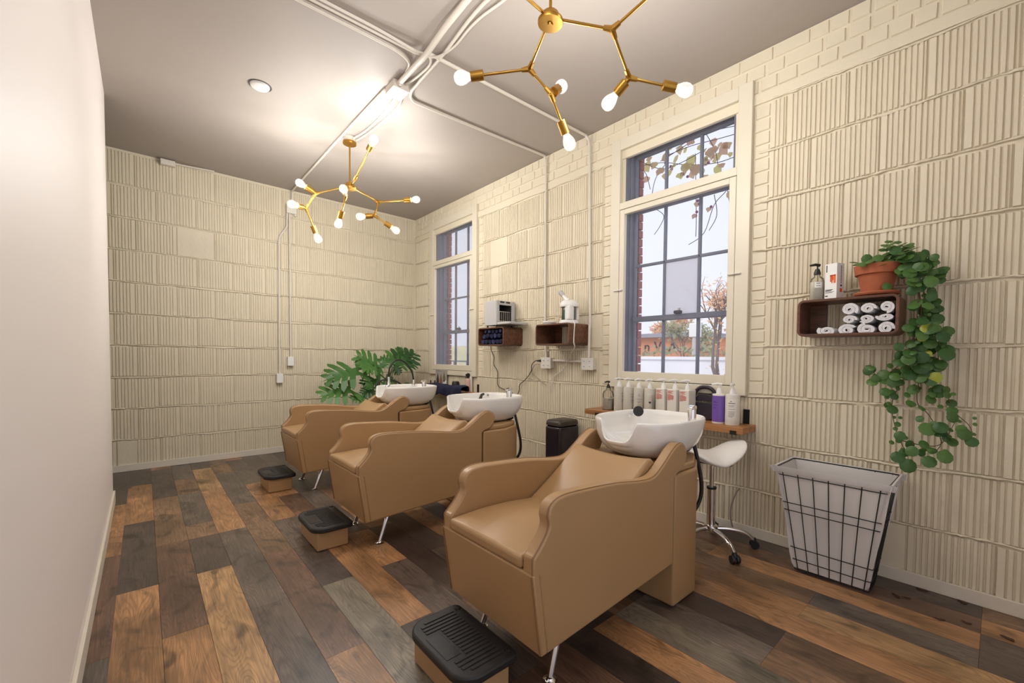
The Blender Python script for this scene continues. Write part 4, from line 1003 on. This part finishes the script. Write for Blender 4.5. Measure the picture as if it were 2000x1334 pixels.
mb.build('side_print', 'ink', b, angle=0); MB().box((-.004, -.0348, .04), (.014, -.034, .062)).build('side_stamp', 'ink_orange', b, angle=0)
MB().lathe([(0, 0), (.006, 0), (.006, .001), (0, .001)], (.006, -.034, .078), (0, -1, 0), n=12).build('side_dot', 'ink_dark', b)
# pot with trailing plant
pt = thing('potted_trailing_plant', (2.955, .462, CZT), 'terracotta pot of trailing round-leaved ivy spilling down the wall', 'potted plant')
MB().lathe([(0, 0), (.078, 0), (.098, .008), (.102, .016), (.1, .022), (.08, .018), (0, .018)], n=36).build('saucer', 'terracotta', pt)
MB().lathe([(0, .016), (.066, .016), (.085, .115), (.09, .117), (.098, .118), (.104, .168), (.096, .17), (.09, .166), (.085, .12), (0, .12)], n=36).build('pot', 'terracotta', pt)
MB().lathe([(0, .148), (.088, .145), (.088, .14), (0, .14)], n=20).build('soil', 'soil', pt)
def round_leaf(seed):
    rnd = random.Random(seed); n = 20; mb = MB(); rim = []; mid = []
    for i in range(n):
        a = -pi/2+.22+(2*pi-.44)*i/(n-1); sc = 1+(.035 if i % 2 else -.02)
        x, y = .5*cos(a)*sc, .5+.5*sin(a)*sc
        z = -.10*(x*x*2+(y-.5)**2*2)+rnd.uniform(-.02, .02); rim.append((x, y, z)); mid.append((x*.55, .5+(y-.5)*.55, z*.3+.03))
    v = [(0, .45, .05)]+mid+rim+[(0, 0, 0)]; f = []
    for i in range(n-1): f += [(0, 1+i, 2+i), (1+i, 1+n+i, 2+n+i, 2+i)]
    f += [(0, n, 2*n+1), (0, 2*n+1, 1), (n, 2*n, 2*n+1), (1, 2*n+1, 1+n)]
    return mb.add(v, f).mesh('leaf', 80, fix=False)
LM = [round_leaf(k) for k in range(4)]
LY = [round_leaf(k+9) for k in range(2)]
for me in LM: me.materials.append(M['leaf'])
for me in LY: me.materials.append(M['leaf_yellow'])
inv = Vector((-2.955, -.462, -CZT)); rp_ = random.Random(21)
def put_leaf(p, size, nrm, up, yellow=False):
    n_ = Vector(nrm).normalized(); u_ = Vector(up); u_ = (u_-n_*u_.dot(n_)).normalized()
    o = link('leaf', rp_.choice(LY if yellow else LM), None, pt); mm = frame(u_.cross(n_), u_, n_, Vector(p)+inv); o.matrix_local = mm @ Matrix.Diagonal((size, size, size, 1))
def rnrm(): return (-.85+rp_.uniform(-.3, .3), -.25+rp_.uniform(-.5, .5), .45+rp_.uniform(-.45, .45))
X_ = lambda a, b, v=2.95: at(a, b, 0, v)
strands = [[(1752, 520, 2.94), (1785, 540, 2.9), (1797, 590, 2.92), (1800, 650, 2.95), (1802, 705, 2.97), (1763, 744, 2.98), (1743, 784, 2.98), (1745, 820, 2.98), (1757, 859, 2.98), (1774, 888, 2.98)],
 [(1755, 515, 2.95), (1795, 545, 2.93), (1808, 600, 2.95), (1812, 680, 2.97), (1817, 748, 2.98), (1849, 773, 2.99), (1865, 805, 2.99), (1892, 830, 2.99), (1900, 850, 2.99)],
 [(1752, 518, 2.93), (1792, 560, 2.89), (1800, 640, 2.92), (1798, 720, 2.95), (1791, 784, 2.96), (1813, 809, 2.97), (1831, 841, 2.97), (1838, 867, 2.97), (1824, 885, 2.97)],
 [(1757, 505, 2.95), (1790, 505, 2.94), (1815, 520, 2.95), (1828, 535, 2.96)],
 [(1790, 640, 2.9), (1775, 690, 2.93), (1745, 722, 2.96), (1715, 737, 2.97), (1700, 712, 2.98)],
 [(1800, 600, 2.93), (1822, 640, 2.95), (1832, 690, 2.96), (1831, 730, 2.97)],
 [(1752, 520, 2.92), (1790, 565, 2.88), (1790, 640, 2.9), (1790, 700, 2.93), (1800, 760, 2.96)],
 [(1757, 859, 2.98), (1780, 865, 2.98), (1805, 870, 2.97), (1838, 867, 2.97), (1865, 825, 2.98)]]
for s in strands:
    pts = spline([X_(a, b, v)+inv for a, b, v in s], 5)
    MB().tube(pts, [.0032-.0018*i/len(pts) for i in range(len(pts))], 6).build('stem', 'stem', pt, angle=70)
    L_ = len(pts); i = 1.0
    while i < L_-1:
        fr_ = i/L_; p = pts[int(i)]-inv
        for q in range(2 if len(s) > 4 else 3):
            off = Vector((rp_.uniform(-.04, .01), rp_.uniform(-.045, .03 if p.z < 1.3 else .008), rp_.uniform(-.03, .03)))
            low = p.z < 1.05
            size = rp_.uniform(.03, .06) if not low else rp_.uniform(.016, .05)
            if rp_.random() < .15: size *= .5
            put_leaf(p+off, size, rnrm(), (rp_.uniform(-.3, .3), rp_.uniform(-.8, .8), rp_.uniform(-1, .5)), rp_.random() < .015)
        i += 1.55 if p.z > 1.0 else 3.4
# bushy top
for k in range(64):
    a = rp_.random()*2*pi; r = rp_.random()**.6*.10; yy = .462+sin(a)*r-.05-.02*rp_.random(); z = CZT+.165+.055*(1-(r/.11)**2)*rp_.random()+(.05 if yy < .43 else .0)*rp_.random()*1.6
    put_leaf((2.945+cos(a)*r*.8, yy, z), rp_.uniform(.032, .052), (-.5+rp_.uniform(-.4, .4), rp_.uniform(-.5, .5), .8), (cos(a)-.4, sin(a), .1))
for k in range(34):
    a = rp_.random()*2*pi; r = .05+rp_.random()*.055
    put_leaf((2.95+cos(a)*r*.9, .462+sin(a)*r*.85, CZT+.168+.03*rp_.random()), rp_.uniform(.034, .05), (-.45+rp_.uniform(-.3, .3), rp_.uniform(-.3, .5), .85), (cos(a), sin(a), -.25))
# the big leaves that can be told apart low down and on the outside
for (x, y, sz, yl) in [(1778, 905, .072, 0), (1748, 890, .062, 0), (1812, 898, .062, 0), (1853, 890, .065, 0), (1737, 800, .05, 0), (1757, 850, .05, 0), (1786, 880, .055, 0), (1838, 655, .058, 0), (1838, 690, .066, 0), (1831, 735, .058, 1), (1813, 745, .05, 0), (1800, 520, .055, 0), (1812, 547, .052, 0), (1784, 546, .06, 0), (1785, 640, .055, 0), (1806, 640, .05, 1), (1745, 745, .055, 0), (1728, 765, .05, 0), (1817, 835, .07, 0), (1833, 832, .06, 0), (1866, 815, .05, 0), (1888, 845, .06, 0), (1880, 838, .045, 0), (1902, 862, .05, 0), (1711, 740, .04, 0), (1827, 640, .05, 0), (1800, 660, .04, 1), (1750, 678, .045, 0), (1768, 700, .06, 0), (1793, 716, .065, 0), (1780, 730, .06, 0), (1690, 505, .05, 0), (1712, 525, .045, 0), (1718, 505, .05, 0), (1735, 560, .045, 0), (1755, 488, .05, 0)]:
    put_leaf(X_(x, y-8, 2.93 if y > 700 else 2.89), sz, (-.9, -.25+rp_.uniform(-.3, .3), .3+rp_.uniform(-.2, .3)), (rp_.uniform(-.2, .2), rp_.uniform(-.6, .6), -1), yl)

# the smallest leaves are joined into one part
lvs = sorted([o for o in pt.children if o.name.split('.')[0] == 'leaf' and o.data in LM], key=lambda o: o.matrix_basis.to_scale().x)
mb = MB()
for o in lvs[:95]:
    mt_ = o.matrix_basis.copy(); mb.add([mt_ @ v.co for v in o.data.vertices], [tuple(p.vertices) for p in o.data.polygons]); bpy.data.objects.remove(o)
mb.build('small_leaves', 'leaf', pt, angle=80, fix=False)['kind'] = 'stuff'

# ------------------------------------------------------------------ big leafy plant behind the far chair
YF = 5.33
Q = lambda a, b, v=YF: at(610+a/6.06, 660+b/6.06, 1, v)
base = Q(800, 650); base.z = 0
ph_ = thing('philodendron', (base.x, YF, 0), 'large split-leaf philodendron in the far corner behind the last basin', 'potted plant')
MB().lathe([(0, 0), (.12, 0), (.15, .25), (.155, .26), (.14, .262), (.135, .24), (0, .24)], n=28).build('pot', 'white_plastic', ph_)
MB().lathe([(0, .235), (.138, .235)], n=20).build('soil', 'soil', ph_)
def split_leaf(lobes, curl, seed):
    rnd = random.Random(seed); mb = MB()
    # midrib from 0 (base) to 1 (tip); finger lobes on both sides
    rib = [(t, -curl*(t**2)) for t in [i/10 for i in range(11)]]
    def zc_(x, y): return -curl*y*y - .25*x*x
    n = lobes
    for s in (-1, 1):
        for k in range(n):
            t0 = -.12+1.02*k/n; t1 = t0+.86/n; tm = (t0+t1)/2
            ln = (.16+.42*sin(pi*min(1, .22+.78*(k+.5)/n)))*(1+rnd.uniform(-.1, .1)); fw_ = .12+.34*(k+.5)/n
            if k == 0: fw_ = -.15
            wv = .30/n
            pts_l = [(0, max(0, t0)), (s*ln*.45, t0+fw_*ln*.9), (s*ln, tm+fw_*ln*1.7), (s*ln*.45, t1+wv*.2+fw_*ln*.9), (0, max(.02, t1))]
            pts_l.insert(2, (s*ln*.8, t0+fw_*ln*1.5)); pts_l.insert(4, (s*ln*.8, t1-.2*wv+fw_*ln*1.5))
            v = [(x, y, zc_(x, y)+(.03 if abs(x) > .01 else .0)) for x, y in pts_l]
            mb.add(v, [(0, 1, 5, 6), (1, 2, 4, 5), (2, 3, 4)])
    mb.add([(-.02, .88, zc_(0, .88)), (.02, .88, zc_(0, .88)), (0, 1.06, zc_(0, 1.06))], [(0, 1, 2)])
    w0 = .16
    mb.add([(-w0, 0, 0), (w0, 0, 0), (.13, .5, zc_(0, .5)+.01), (-.13, .5, zc_(0, .5)+.01), (.05, .9, zc_(0, .9)), (-.05, .9, zc_(0, .9))], [(0, 1, 2, 3), (3, 2, 4, 5)])
    me = mb.mesh('leaf', 0, fix=False); me.materials.append(M['philo']); return me
SL = [split_leaf(5, .25, k) for k in range(3)]+[split_leaf(6, .4, 5)]
inv2 = Vector((-base.x, -YF, 0)); crown = Vector((base.x, YF, .34))
LV = [((450, 610), (90, 640), 5.15, 5.1), ((545, 395), (140, 440), 5.2, 5.15), ((790, 370), (540, 170), 5.3, 5.3), ((800, 345), (930, 200), 5.25, 5.2), ((760, 360), (600, 330), 5.2, 5.1), ((960, 290), (1240, 120), 5.4, 5.42), ((930, 280), (1105, 100), 5.45, 5.5), ((990, 310), (1230, 230), 5.35, 5.3), ((620, 700), (470, 705), 5.1, 5.05), ((730, 620), (580, 640), 5.15, 5.1), ((780, 500), (590, 530), 5.25, 5.2), ((860, 490), (1040, 500), 5.4, 5.4), ((700, 580), (690, 480), 5.25, 5.3), ((960, 330), (1060, 420), 5.4, 5.35), ((500, 690), (600, 720), 5.15, 5.2), ((1100, 560), (1150, 520), 5.5, 5.5), ((640, 520), (700, 600), 5.1, 5.05), ((620, 250), (520, 280), 5.35, 5.3)]
for k, (b_, t_, y0, y1) in enumerate(LV):
    pb, ptp = Q(*b_, y0), Q(*t_, y1); d = ptp-pb; ln = d.length*.98
    view = (EYE-pb).normalized(); nn = (view*.8+Vector((0, 0, .75))); nn = (nn-d.normalized()*nn.dot(d.normalized())).normalized(); yy = d.normalized()
    o = link('leaf', SL[k % 4], None, ph_); o.matrix_local = frame(yy.cross(nn), yy, nn, pb+inv2) @ Matrix.Diagonal((ln*1.05, ln, ln, 1))
    mid = crown.lerp(pb, .5)+Vector((0, 0, .06)); MB().tube(spline([crown+inv2+Vector((0, 0, -.12)), mid+inv2, pb+inv2], 6), [.008-.004*i/12 for i in range(13)], 6).build('petiole', 'petiole', ph_, angle=70)

# ------------------------------------------------------------------ chandeliers
def bulb(parent, p, d, watt):
    d = Vector(d).normalized(); p = Vector(p)
    s = MB().lathe([(0, -.055), (.018, -.055), (.0255, -.053), (.0255, .016), (.022, .016), (.021, .006), (0, .006)], p, d, n=20).build('socket', 'gold', parent)
    g = MB().lathe([(.016, .008), (.0175, .02), (.023, .032), (.031, .047), (.0355, .065), (.0345, .082), (.027, .097), (.014, .1055), (0, .107)], p, d, n=24).build('bulb', 'bulb_glass', parent)
    fl = MB()
    u, v, _ = basis(d)
    for k in range(4):
        a = k*pi/2; fl.tube([p+d*.03+(u*cos(a)+v*sin(a))*.004, p+d*.07+(u*cos(a)+v*sin(a))*.013], .0032, 6)
    fl.build('filament', 'filament', g)
    li = bpy.data.lights.new('bulb_light', 'POINT'); li.energy = watt; li.color = (1, .99, .965); li.shadow_soft_size = .026
    lo = bpy.data.objects.new('bulb_light', li); COL.objects.link(lo); lo.parent = parent; lo.location = p+d*.058
def rod(parent, a, b): MB().cyl(a, b, .0072, n=10).build('arm', 'gold', parent)
def joint(parent, p, dirs):
    mb = MB(); p = Vector(p)
    for d in dirs: mb.tube([p-Vector(d).normalized()*.006, p+Vector(d).normalized()*.042], [.0165, .0115], 8)
    mb.build('joint', 'gold', parent)
def chandelier(hub, tree, label, watt):
    t = thing('chandelier', (hub[0], hub[1], hub[2]), label, 'chandelier', 'gold branching chandeliers')
    top = ZC-hub[2]-.06
    MB().lathe([(0, -.012), (.058, -.012), (.06, -.008), (.06, .004), (.044, .012), (.04, .034), (.034, .04), (0, .04)], n=32).build('hub', 'gold', t)
    MB().lathe([(0, -.02), (.012, -.02), (.014, -.012), (0, -.012)], n=14).build('finial', 'gold', t)
    MB().cyl((0, 0, .03), (0, 0, top), .0075, n=12).build('stem', 'gold', t)
    MB().lathe([(0, top-.004), (.058, top-.004), (.06, top), (.06, top+.018), (0, top+.018)], n=32).build('canopy', 'gold', t)
    MB().lathe([(0, top+.018), (.052, top+.018), (.054, ZC-hub[2]), (0, ZC-hub[2])], n=12).build('ceiling_box', 'pipe', t)
    def walk(p, node):
        # node: (pos, [children]) ; leaf: ('b', bulb centre)
        if node[0] == 'b':
            e = Vector(node[1]); d = (e-p).normalized(); s = e-d*.058
            rod(t, p, s-d*.04); bulb(t, s, d, watt); return d
        q = Vector(node[0]); d = (q-p).normalized(); rod(t, p, q)
        dirs = [-d]
        for ch in node[1]: dirs.append(walk(q, ch))
        joint(t, q, dirs); return d
    for nd in tree:
        e = Vector(nd[1] if nd[0] == 'b' else nd[0]); d = Vector((e.x, e.y, 0)).normalized()*.03; walk(d+Vector((0, 0, .012)), nd)
    return t
B = lambda x, y, z: ('b', (x, y, z))
far = [((-.24, .21, -.06), [B(-.37, .20, -.01), ((-.32, .24, -.21), [B(-.45, .15, -.23), B(-.21, .27, -.46)])]),
       ((.32, .10, -.03), [B(.61, -.12, .01), ((.26, .06, -.19), [B(.15, .12, -.21), B(.44, -.02, -.31)])]),
       ((-.01, -.17, .03), [B(-.04, -.66, .185)]),
       ((-.08, -.13, -.13), [B(-.11, -.02, -.36), B(-.165, -.32, -.15)])]
chandelier((1.472, 4.208, 2.81), far, 'gold branching chandelier with clear bulbs, the far one in front of the back wall', BULB_W)
near = [((.10, .26, -.05), [B(-.155, .51, -.09), ((.21, .205, -.16), [B(.32, .24, -.06), B(.36, .21, -.36)])]),
        ((.22, -.195, -.03), [B(.30, -.48, .10), ((.42, -.155, -.15), [B(.40, -.05, -.23), B(.65, -.33, -.19)])]),
        ((-.25, -.035, -.01), [B(-.50, -.10, .06), B(-.36, -.20, -.02)])]
chandelier((1.449, 1.484, 2.81), near, 'gold branching chandelier with clear bulbs, the near one cut off by the top edge', BULB_W*.74)

# ------------------------------------------------------------------ outside the windows
tag(MB().box((XR+.6, -40, -.8), (90, 90, -1.0)).build('street_ground', plain('pale_asphalt', srgb(196, 194, 192), .9), angle=0), 'pale grey street and yard beyond the windows', 'ground', kind='structure')
wt = plain('whitewashed_block', srgb(232, 232, 236), .8, bump=.2, scale=3, var=.12, vscale=1.2)
tag(MB().box((12, 1, -1), (12.25, 18, 1.18)).box((11.95, 1, 1.18), (12.3, 18, 1.27)).build('yard_wall', wt, angle=0), 'long low white block wall seen through the near window', 'wall')
A = lambda x, y, v: at(x, y, 0, v)
# orange painted sign board on its own building
p0, p1 = A(1256, 652, 20), A(1335, 692, 20)
sb = thing('orange_building', (20, (p0.y+p1.y)/2, -1), 'long low building with an orange lettered front beyond the white wall', 'building')
yh = abs(p0.y-p1.y)/2
MB().box((0, -yh-1, 0), (4, yh+6, 3.3)).build('body', plain('orange_stucco', srgb(224, 146, 98), .8, var=.15, scale=8), sb, angle=0)
MB().box((-.3, -yh-1.2, 3.3), (4.2, yh+6.2, 3.5)).build('roof', plain('grey_roof', srgb(150, 150, 160), .8), sb, angle=0)
for ch, px in (('n', 1263), ('V', 1284), ('A', 1313)):
    q = A(px, 678, 19.95); text_mesh(ch, .75, 'ink_dark', sb, frame((0, -1, 0), (0, 0, 1), (-1, 0, 0), (-.03, q.y-(p0.y+p1.y)/2, q.z+1)), 'letter', .01)
# utility pole
q = A(1358, 640, 16)
up_ = thing('utility_pole', (16, q.y, -1), 'grey utility pole with transformer beyond the white wall', 'pole')
MB().cyl((0, 0, 0), (0, 0, 3.6), .13, .1).build('pole', plain('weathered_pole', srgb(196, 188, 184), .8), up_)
MB().box((-.14, -.2, 3.05), (.14, .2, 3.6)).build('transformer', 'white_plastic', up_, bevel=.03)
def tree(loc, h, spread, nl, mat, label, seed, leaf=.16, low=.35):
    rnd = random.Random(seed); t = thing('tree', loc, label, 'tree', 'trees outside the windows')
    tr = MB(); tips = []
    def grow(p, d, L, r, lvl):
        q = p+d*L; m_ = p.lerp(q, .5)+Vector((rnd.uniform(-1, 1), rnd.uniform(-1, 1), 0))*L*.08
        tr.tube([p, m_, q], [r, r*.85, r*.6], 5, cap=False); tips.append(q); tips.append(m_)
        if lvl:
            for _ in range(3 if lvl > 1 else 4):
                dd = (d+Vector((rnd.uniform(-1, 1), rnd.uniform(-1, 1), rnd.uniform(-.2, .8)))*spread).normalized(); grow(q, dd, L*rnd.uniform(.6, .8), r*.55, lvl-1)
    grow(Vector((0, 0, 0)), Vector((0, 0, 1)), h*low, h*.022, 4)
    tr.build('trunk', 'branch', t, angle=60, fix=False)
    lf = MB(); tips = [q for q in tips if q.z > h*.2]
    for _ in range(nl):
        p = rnd.choice(tips)+Vector((rnd.gauss(0, .3), rnd.gauss(0, .3), rnd.gauss(0, .25)))*h*.09
        u = Vector((rnd.uniform(-1, 1), rnd.uniform(-1, 1), rnd.uniform(-1, 1))).normalized(); v = u.orthogonal().normalized(); s = leaf*rnd.uniform(.5, 1.1)
        lf.add([p, p+u*s+v*s*.45, p+u*s*2, p+u*s-v*s*.45], [(0, 1, 2, 3)])
    lf.build('foliage', mat, t, angle=0, fix=False)
    return t
q = A(1405, 700, 10.8); tree((10.8, q.y, -1), 4.4, .7, 900, 'autumn', 'bare-branched orange autumn tree at the right of the near window', 3, .07)
q = A(1342, 690, 18); tree((18, q.y, -1), 4.2, .8, 900, 'hedge', 'olive green tree behind the white wall', 5, .12)
q = A(1310, 690, 26); tree((27, q.y, -1), 5.2, .8, 900, 'autumn', 'distant orange tree above the lettered building', 8, .2)
q = A(1262, 690, 34); tree((44, q.y+6, -1), 5.6, .8, 700, 'autumn', 'distant orange tree at the left of the near window', 9, .2)
hl = random.Random(2); hm_ = MB()
for k in range(2600):
    p = Vector((13.4+hl.random()*.7, 2+hl.random()*15, -.9+hl.random()**.7*2.5)); u = Vector((hl.uniform(-1, 1), hl.uniform(-1, 1), hl.uniform(-1, 1))).normalized(); v = u.orthogonal().normalized(); s = .14*hl.uniform(.5, 1.1)
    hm_.add([p, p+u*s+v*s*.5, p+u*s*2, p+u*s-v*s*.5], [(0, 1, 2, 3)])
hg = thing('hedge_row', (13.8, 9, -1), 'green hedge standing behind the low white wall', 'hedge')
hm_.v = [(x-13.8, y-9, z+1) for x, y, z in hm_.v]; hm_.build('foliage', 'hedge', hg, angle=0, fix=False)
st_ = MB()
for k in range(24): st_.tube([(hl.uniform(-.2, .2), -7+k*.62, 0), (hl.uniform(-.2, .2), -7+k*.62+.1, 2.1)], .025, 5)
st_.build('stems', 'branch', hg, angle=60)
# view from the far window: grass bank, guard rail, parked cars
gb = plain('dry_grass', srgb(206, 200, 160), .95, bump=.5, scale=6, var=.2, vscale=2)
q = A(905, 668, 24)
tag(MB().add([(22, q.y-14, -1), (22, q.y+18, -1), (32, q.y+18, 2.6), (32, q.y-14, 2.6), (40, q.y+18, -1), (40, q.y-14, -1)], [(0, 3, 2, 1), (3, 5, 4, 2), (0, 1, 4, 5), (0, 5, 3), (1, 2, 4)]).build('grass_bank', gb, angle=0), 'dry grass bank across the street behind the far window', 'hill')
gr = thing('guard_rail', (19, q.y*.8, -1), 'dark street guard rail outside the far window', 'railing')
MB().box((-.03, -7, 1.75), (.03, 7, 1.87)).build('rail', 'grey_wood', gr, angle=0)
for k in range(8): MB().box((-.05, -6.6+k*1.9, 0), (.05, -6.5+k*1.9, 1.75)).build('post', 'grey_wood', gr, angle=0)
def car(loc, col, label):
    t = thing('car', loc, label, 'car', 'cars parked outside'); L2 = 2.1
    MB().prism([(-L2, .35), (-L2, .75), (-L2+.5, .85), (L2-.1, .85), (L2, .7), (L2, .35)], lambda u, v, q_: (q_, u, v), -.85, .85).build('body', plain('car_paint', col, .3), t, angle=40, bevel=.08)
    MB().prism([(-1.1, .85), (-.6, 1.35), (.9, 1.38), (1.5, .85)], lambda u, v, q_: (q_, u, v), -.75, .75).build('cabin', 'bin', t, angle=40, bevel=.08)
    for y in (-.8, 1.3):
        for x in (-.86, .7): MB().cyl((x, y, .32), (x+.16, y, .32), .32, n=18).build('wheel', 'black', t)
    return t
q = A(885, 700, 16); car((16, q.y, -1), srgb(210, 212, 220), 'silver car parked outside, left in the far window')
q = A(912, 700, 14); car((14, q.y-.5, -1), srgb(150, 160, 186), 'blue grey car parked outside, right in the far window')
# vine hanging over the near window
vn = thing('hanging_vine', (XR+.42, 1.75, 2.9), 'flowering vine with yellowing leaves hanging outside the near window', 'vine')
vo = Vector((-(XR+.42), -1.75, -2.9)); rv = random.Random(12)
Vx = XR+.42
def vl(pts, r=.003): MB().tube(spline([A(a, b, Vx+rv.uniform(-.05, .05))+vo for a, b in pts], 5), r, 5).build('twig', 'twig', vn, angle=70)
for s in ([(1225, 330), (1290, 318), (1345, 322), (1400, 318), (1450, 300)], [(1300, 305), (1350, 285), (1400, 272), (1460, 255)], [(1320, 290), (1370, 262), (1440, 245)], [(1290, 315), (1330, 290), (1372, 262), (1400, 250)], [(1372, 250), (1395, 290), (1402, 320)], [(1272, 390), (1280, 350), (1300, 320)], [(1270, 370), (1262, 340), (1250, 330)], [(1358, 300), (1360, 420), (1359, 462)], [(1345, 478), (1375, 455), (1395, 400), (1420, 370), (1425, 340)], [(1395, 380), (1400, 420), (1385, 450)], [(1275, 405), (1296, 420), (1290, 440), (1278, 458)], [(1420, 365), (1425, 395), (1432, 410)], [(1240, 310), (1290, 330), (1330, 318), (1380, 290)]): vl(s)
def vleaf(seed):
    rnd = random.Random(seed); pts = [(0, 0), (.28, -.05), (.5, .25), (.42, .5), (.3, .62), (.0, 1.0), (-.3, .62), (-.42, .5), (-.5, .25), (-.28, -.05)]
    v = [(x*(1+rnd.uniform(-.15, .15)), y, -.3*x*x+rnd.uniform(-.05, .05)) for x, y in pts]+[(0, .4, .06)]
    me = MB().add(v, [(10, i, (i+1) % 10) for i in range(10)]).mesh('vine_leaf', 0, fix=False); me.materials.append(M['vine_leaf']); return me
VL = [vleaf(k) for k in range(3)]
def vput(x, y, s):
    p = A(x, y, Vx+rv.uniform(-.08, .08))+vo; n_ = Vector((-1, rv.uniform(-.7, .5), rv.uniform(-.3, .6))).normalized(); u_ = Vector((0, rv.uniform(-.6, .6), -1)); u_ = (u_-n_*u_.dot(n_)).normalized()
    o = link('vine_leaf', rv.choice(VL), None, vn); o.matrix_local = frame(u_.cross(n_), u_, n_, p) @ Matrix.Diagonal((s, s, s, 1))
for x, y, s in [(1320, 305, .11), (1348, 305, .13), (1390, 288, .15), (1408, 285, .14), (1418, 280, .1), (1358, 322, .13), (1336, 320, .12), (1292, 328, .12), (1328, 338, .11), (1265, 345, .1), (1298, 300, .13), (1337, 290, .08), (1260, 320, .14), (1248, 335, .14), (1278, 318, .09), (1375, 308, .12), (1398, 325, .11), (1255, 300, .13), (1362, 395, .07), (1358, 418, .07), (1385, 405, .06), (1422, 375, .09), (1310, 330, .1), (1350, 335, .1), (1400, 300, .1), (1370, 330, .08)]: vput(x, y, s*.72)
for _ in range(26): vput(rv.uniform(1240, 1440), rv.uniform(270, 345), rv.uniform(.04, .075))
bb_ = MB()
for x, y in [(1310, 325), (1312, 330), (1380, 312), (1384, 318), (1363, 392), (1366, 398), (1361, 414), (1389, 404), (1420, 368), (1424, 362), (1343, 345), (1300, 318), (1334, 340)]:
    bb_.lathe([(0, -.014), (.012, -.006), (.012, .006), (0, .014)], A(x, y, Vx-.03)+vo, n=7)
bb_.build('blossoms', 'berry', vn, angle=60)

# dry leaf scraps on the boards by the hamper
rd = random.Random(5)
where = ['beside the hamper foot', 'just right of the hamper', 'against the right baseboard', 'in the open floor right of the hamper', 'nearest the right edge of the photo', 'by the baseboard below the ivy', 'between the hamper and the open floor']
for k, (a, b) in enumerate([(1435, 282), (1480, 290), (1545, 248), (1745, 400), (1930, 470), (1736, 262), (1625, 385)]):
    p = at(1120+a/2.2727, 1040+b/2.2727, 2, .002); p.x = min(p.x, XR-.035)
    sc = rd.uniform(.011, .017); n = 12; v = [(0, 0, .0035)]
    for i in range(n): th = 2*pi*i/n; r = sc*(1+.25*sin(3*th+k)+rd.uniform(-.15, .15)); v.append((r*cos(th)*1.5, r*sin(th)*.75, .0005+.004*abs(cos(th))*rd.random()))
    mb = MB().add(v, [(0, 1+i, 1+(i+1) % n) for i in range(n)]); o = mb.build('dry_leaf_scrap', plain('dry_leaf', srgb(74, 48, 32), .8), angle=80)
    o.location = p; o.rotation_euler.z = rd.random()*6; tag(o, 'tiny dark dry leaf scrap on the floor ' + where[k], 'leaf', 'leaf scraps on the floor')
    o.modifiers.new('thick', 'SOLIDIFY').thickness = .001
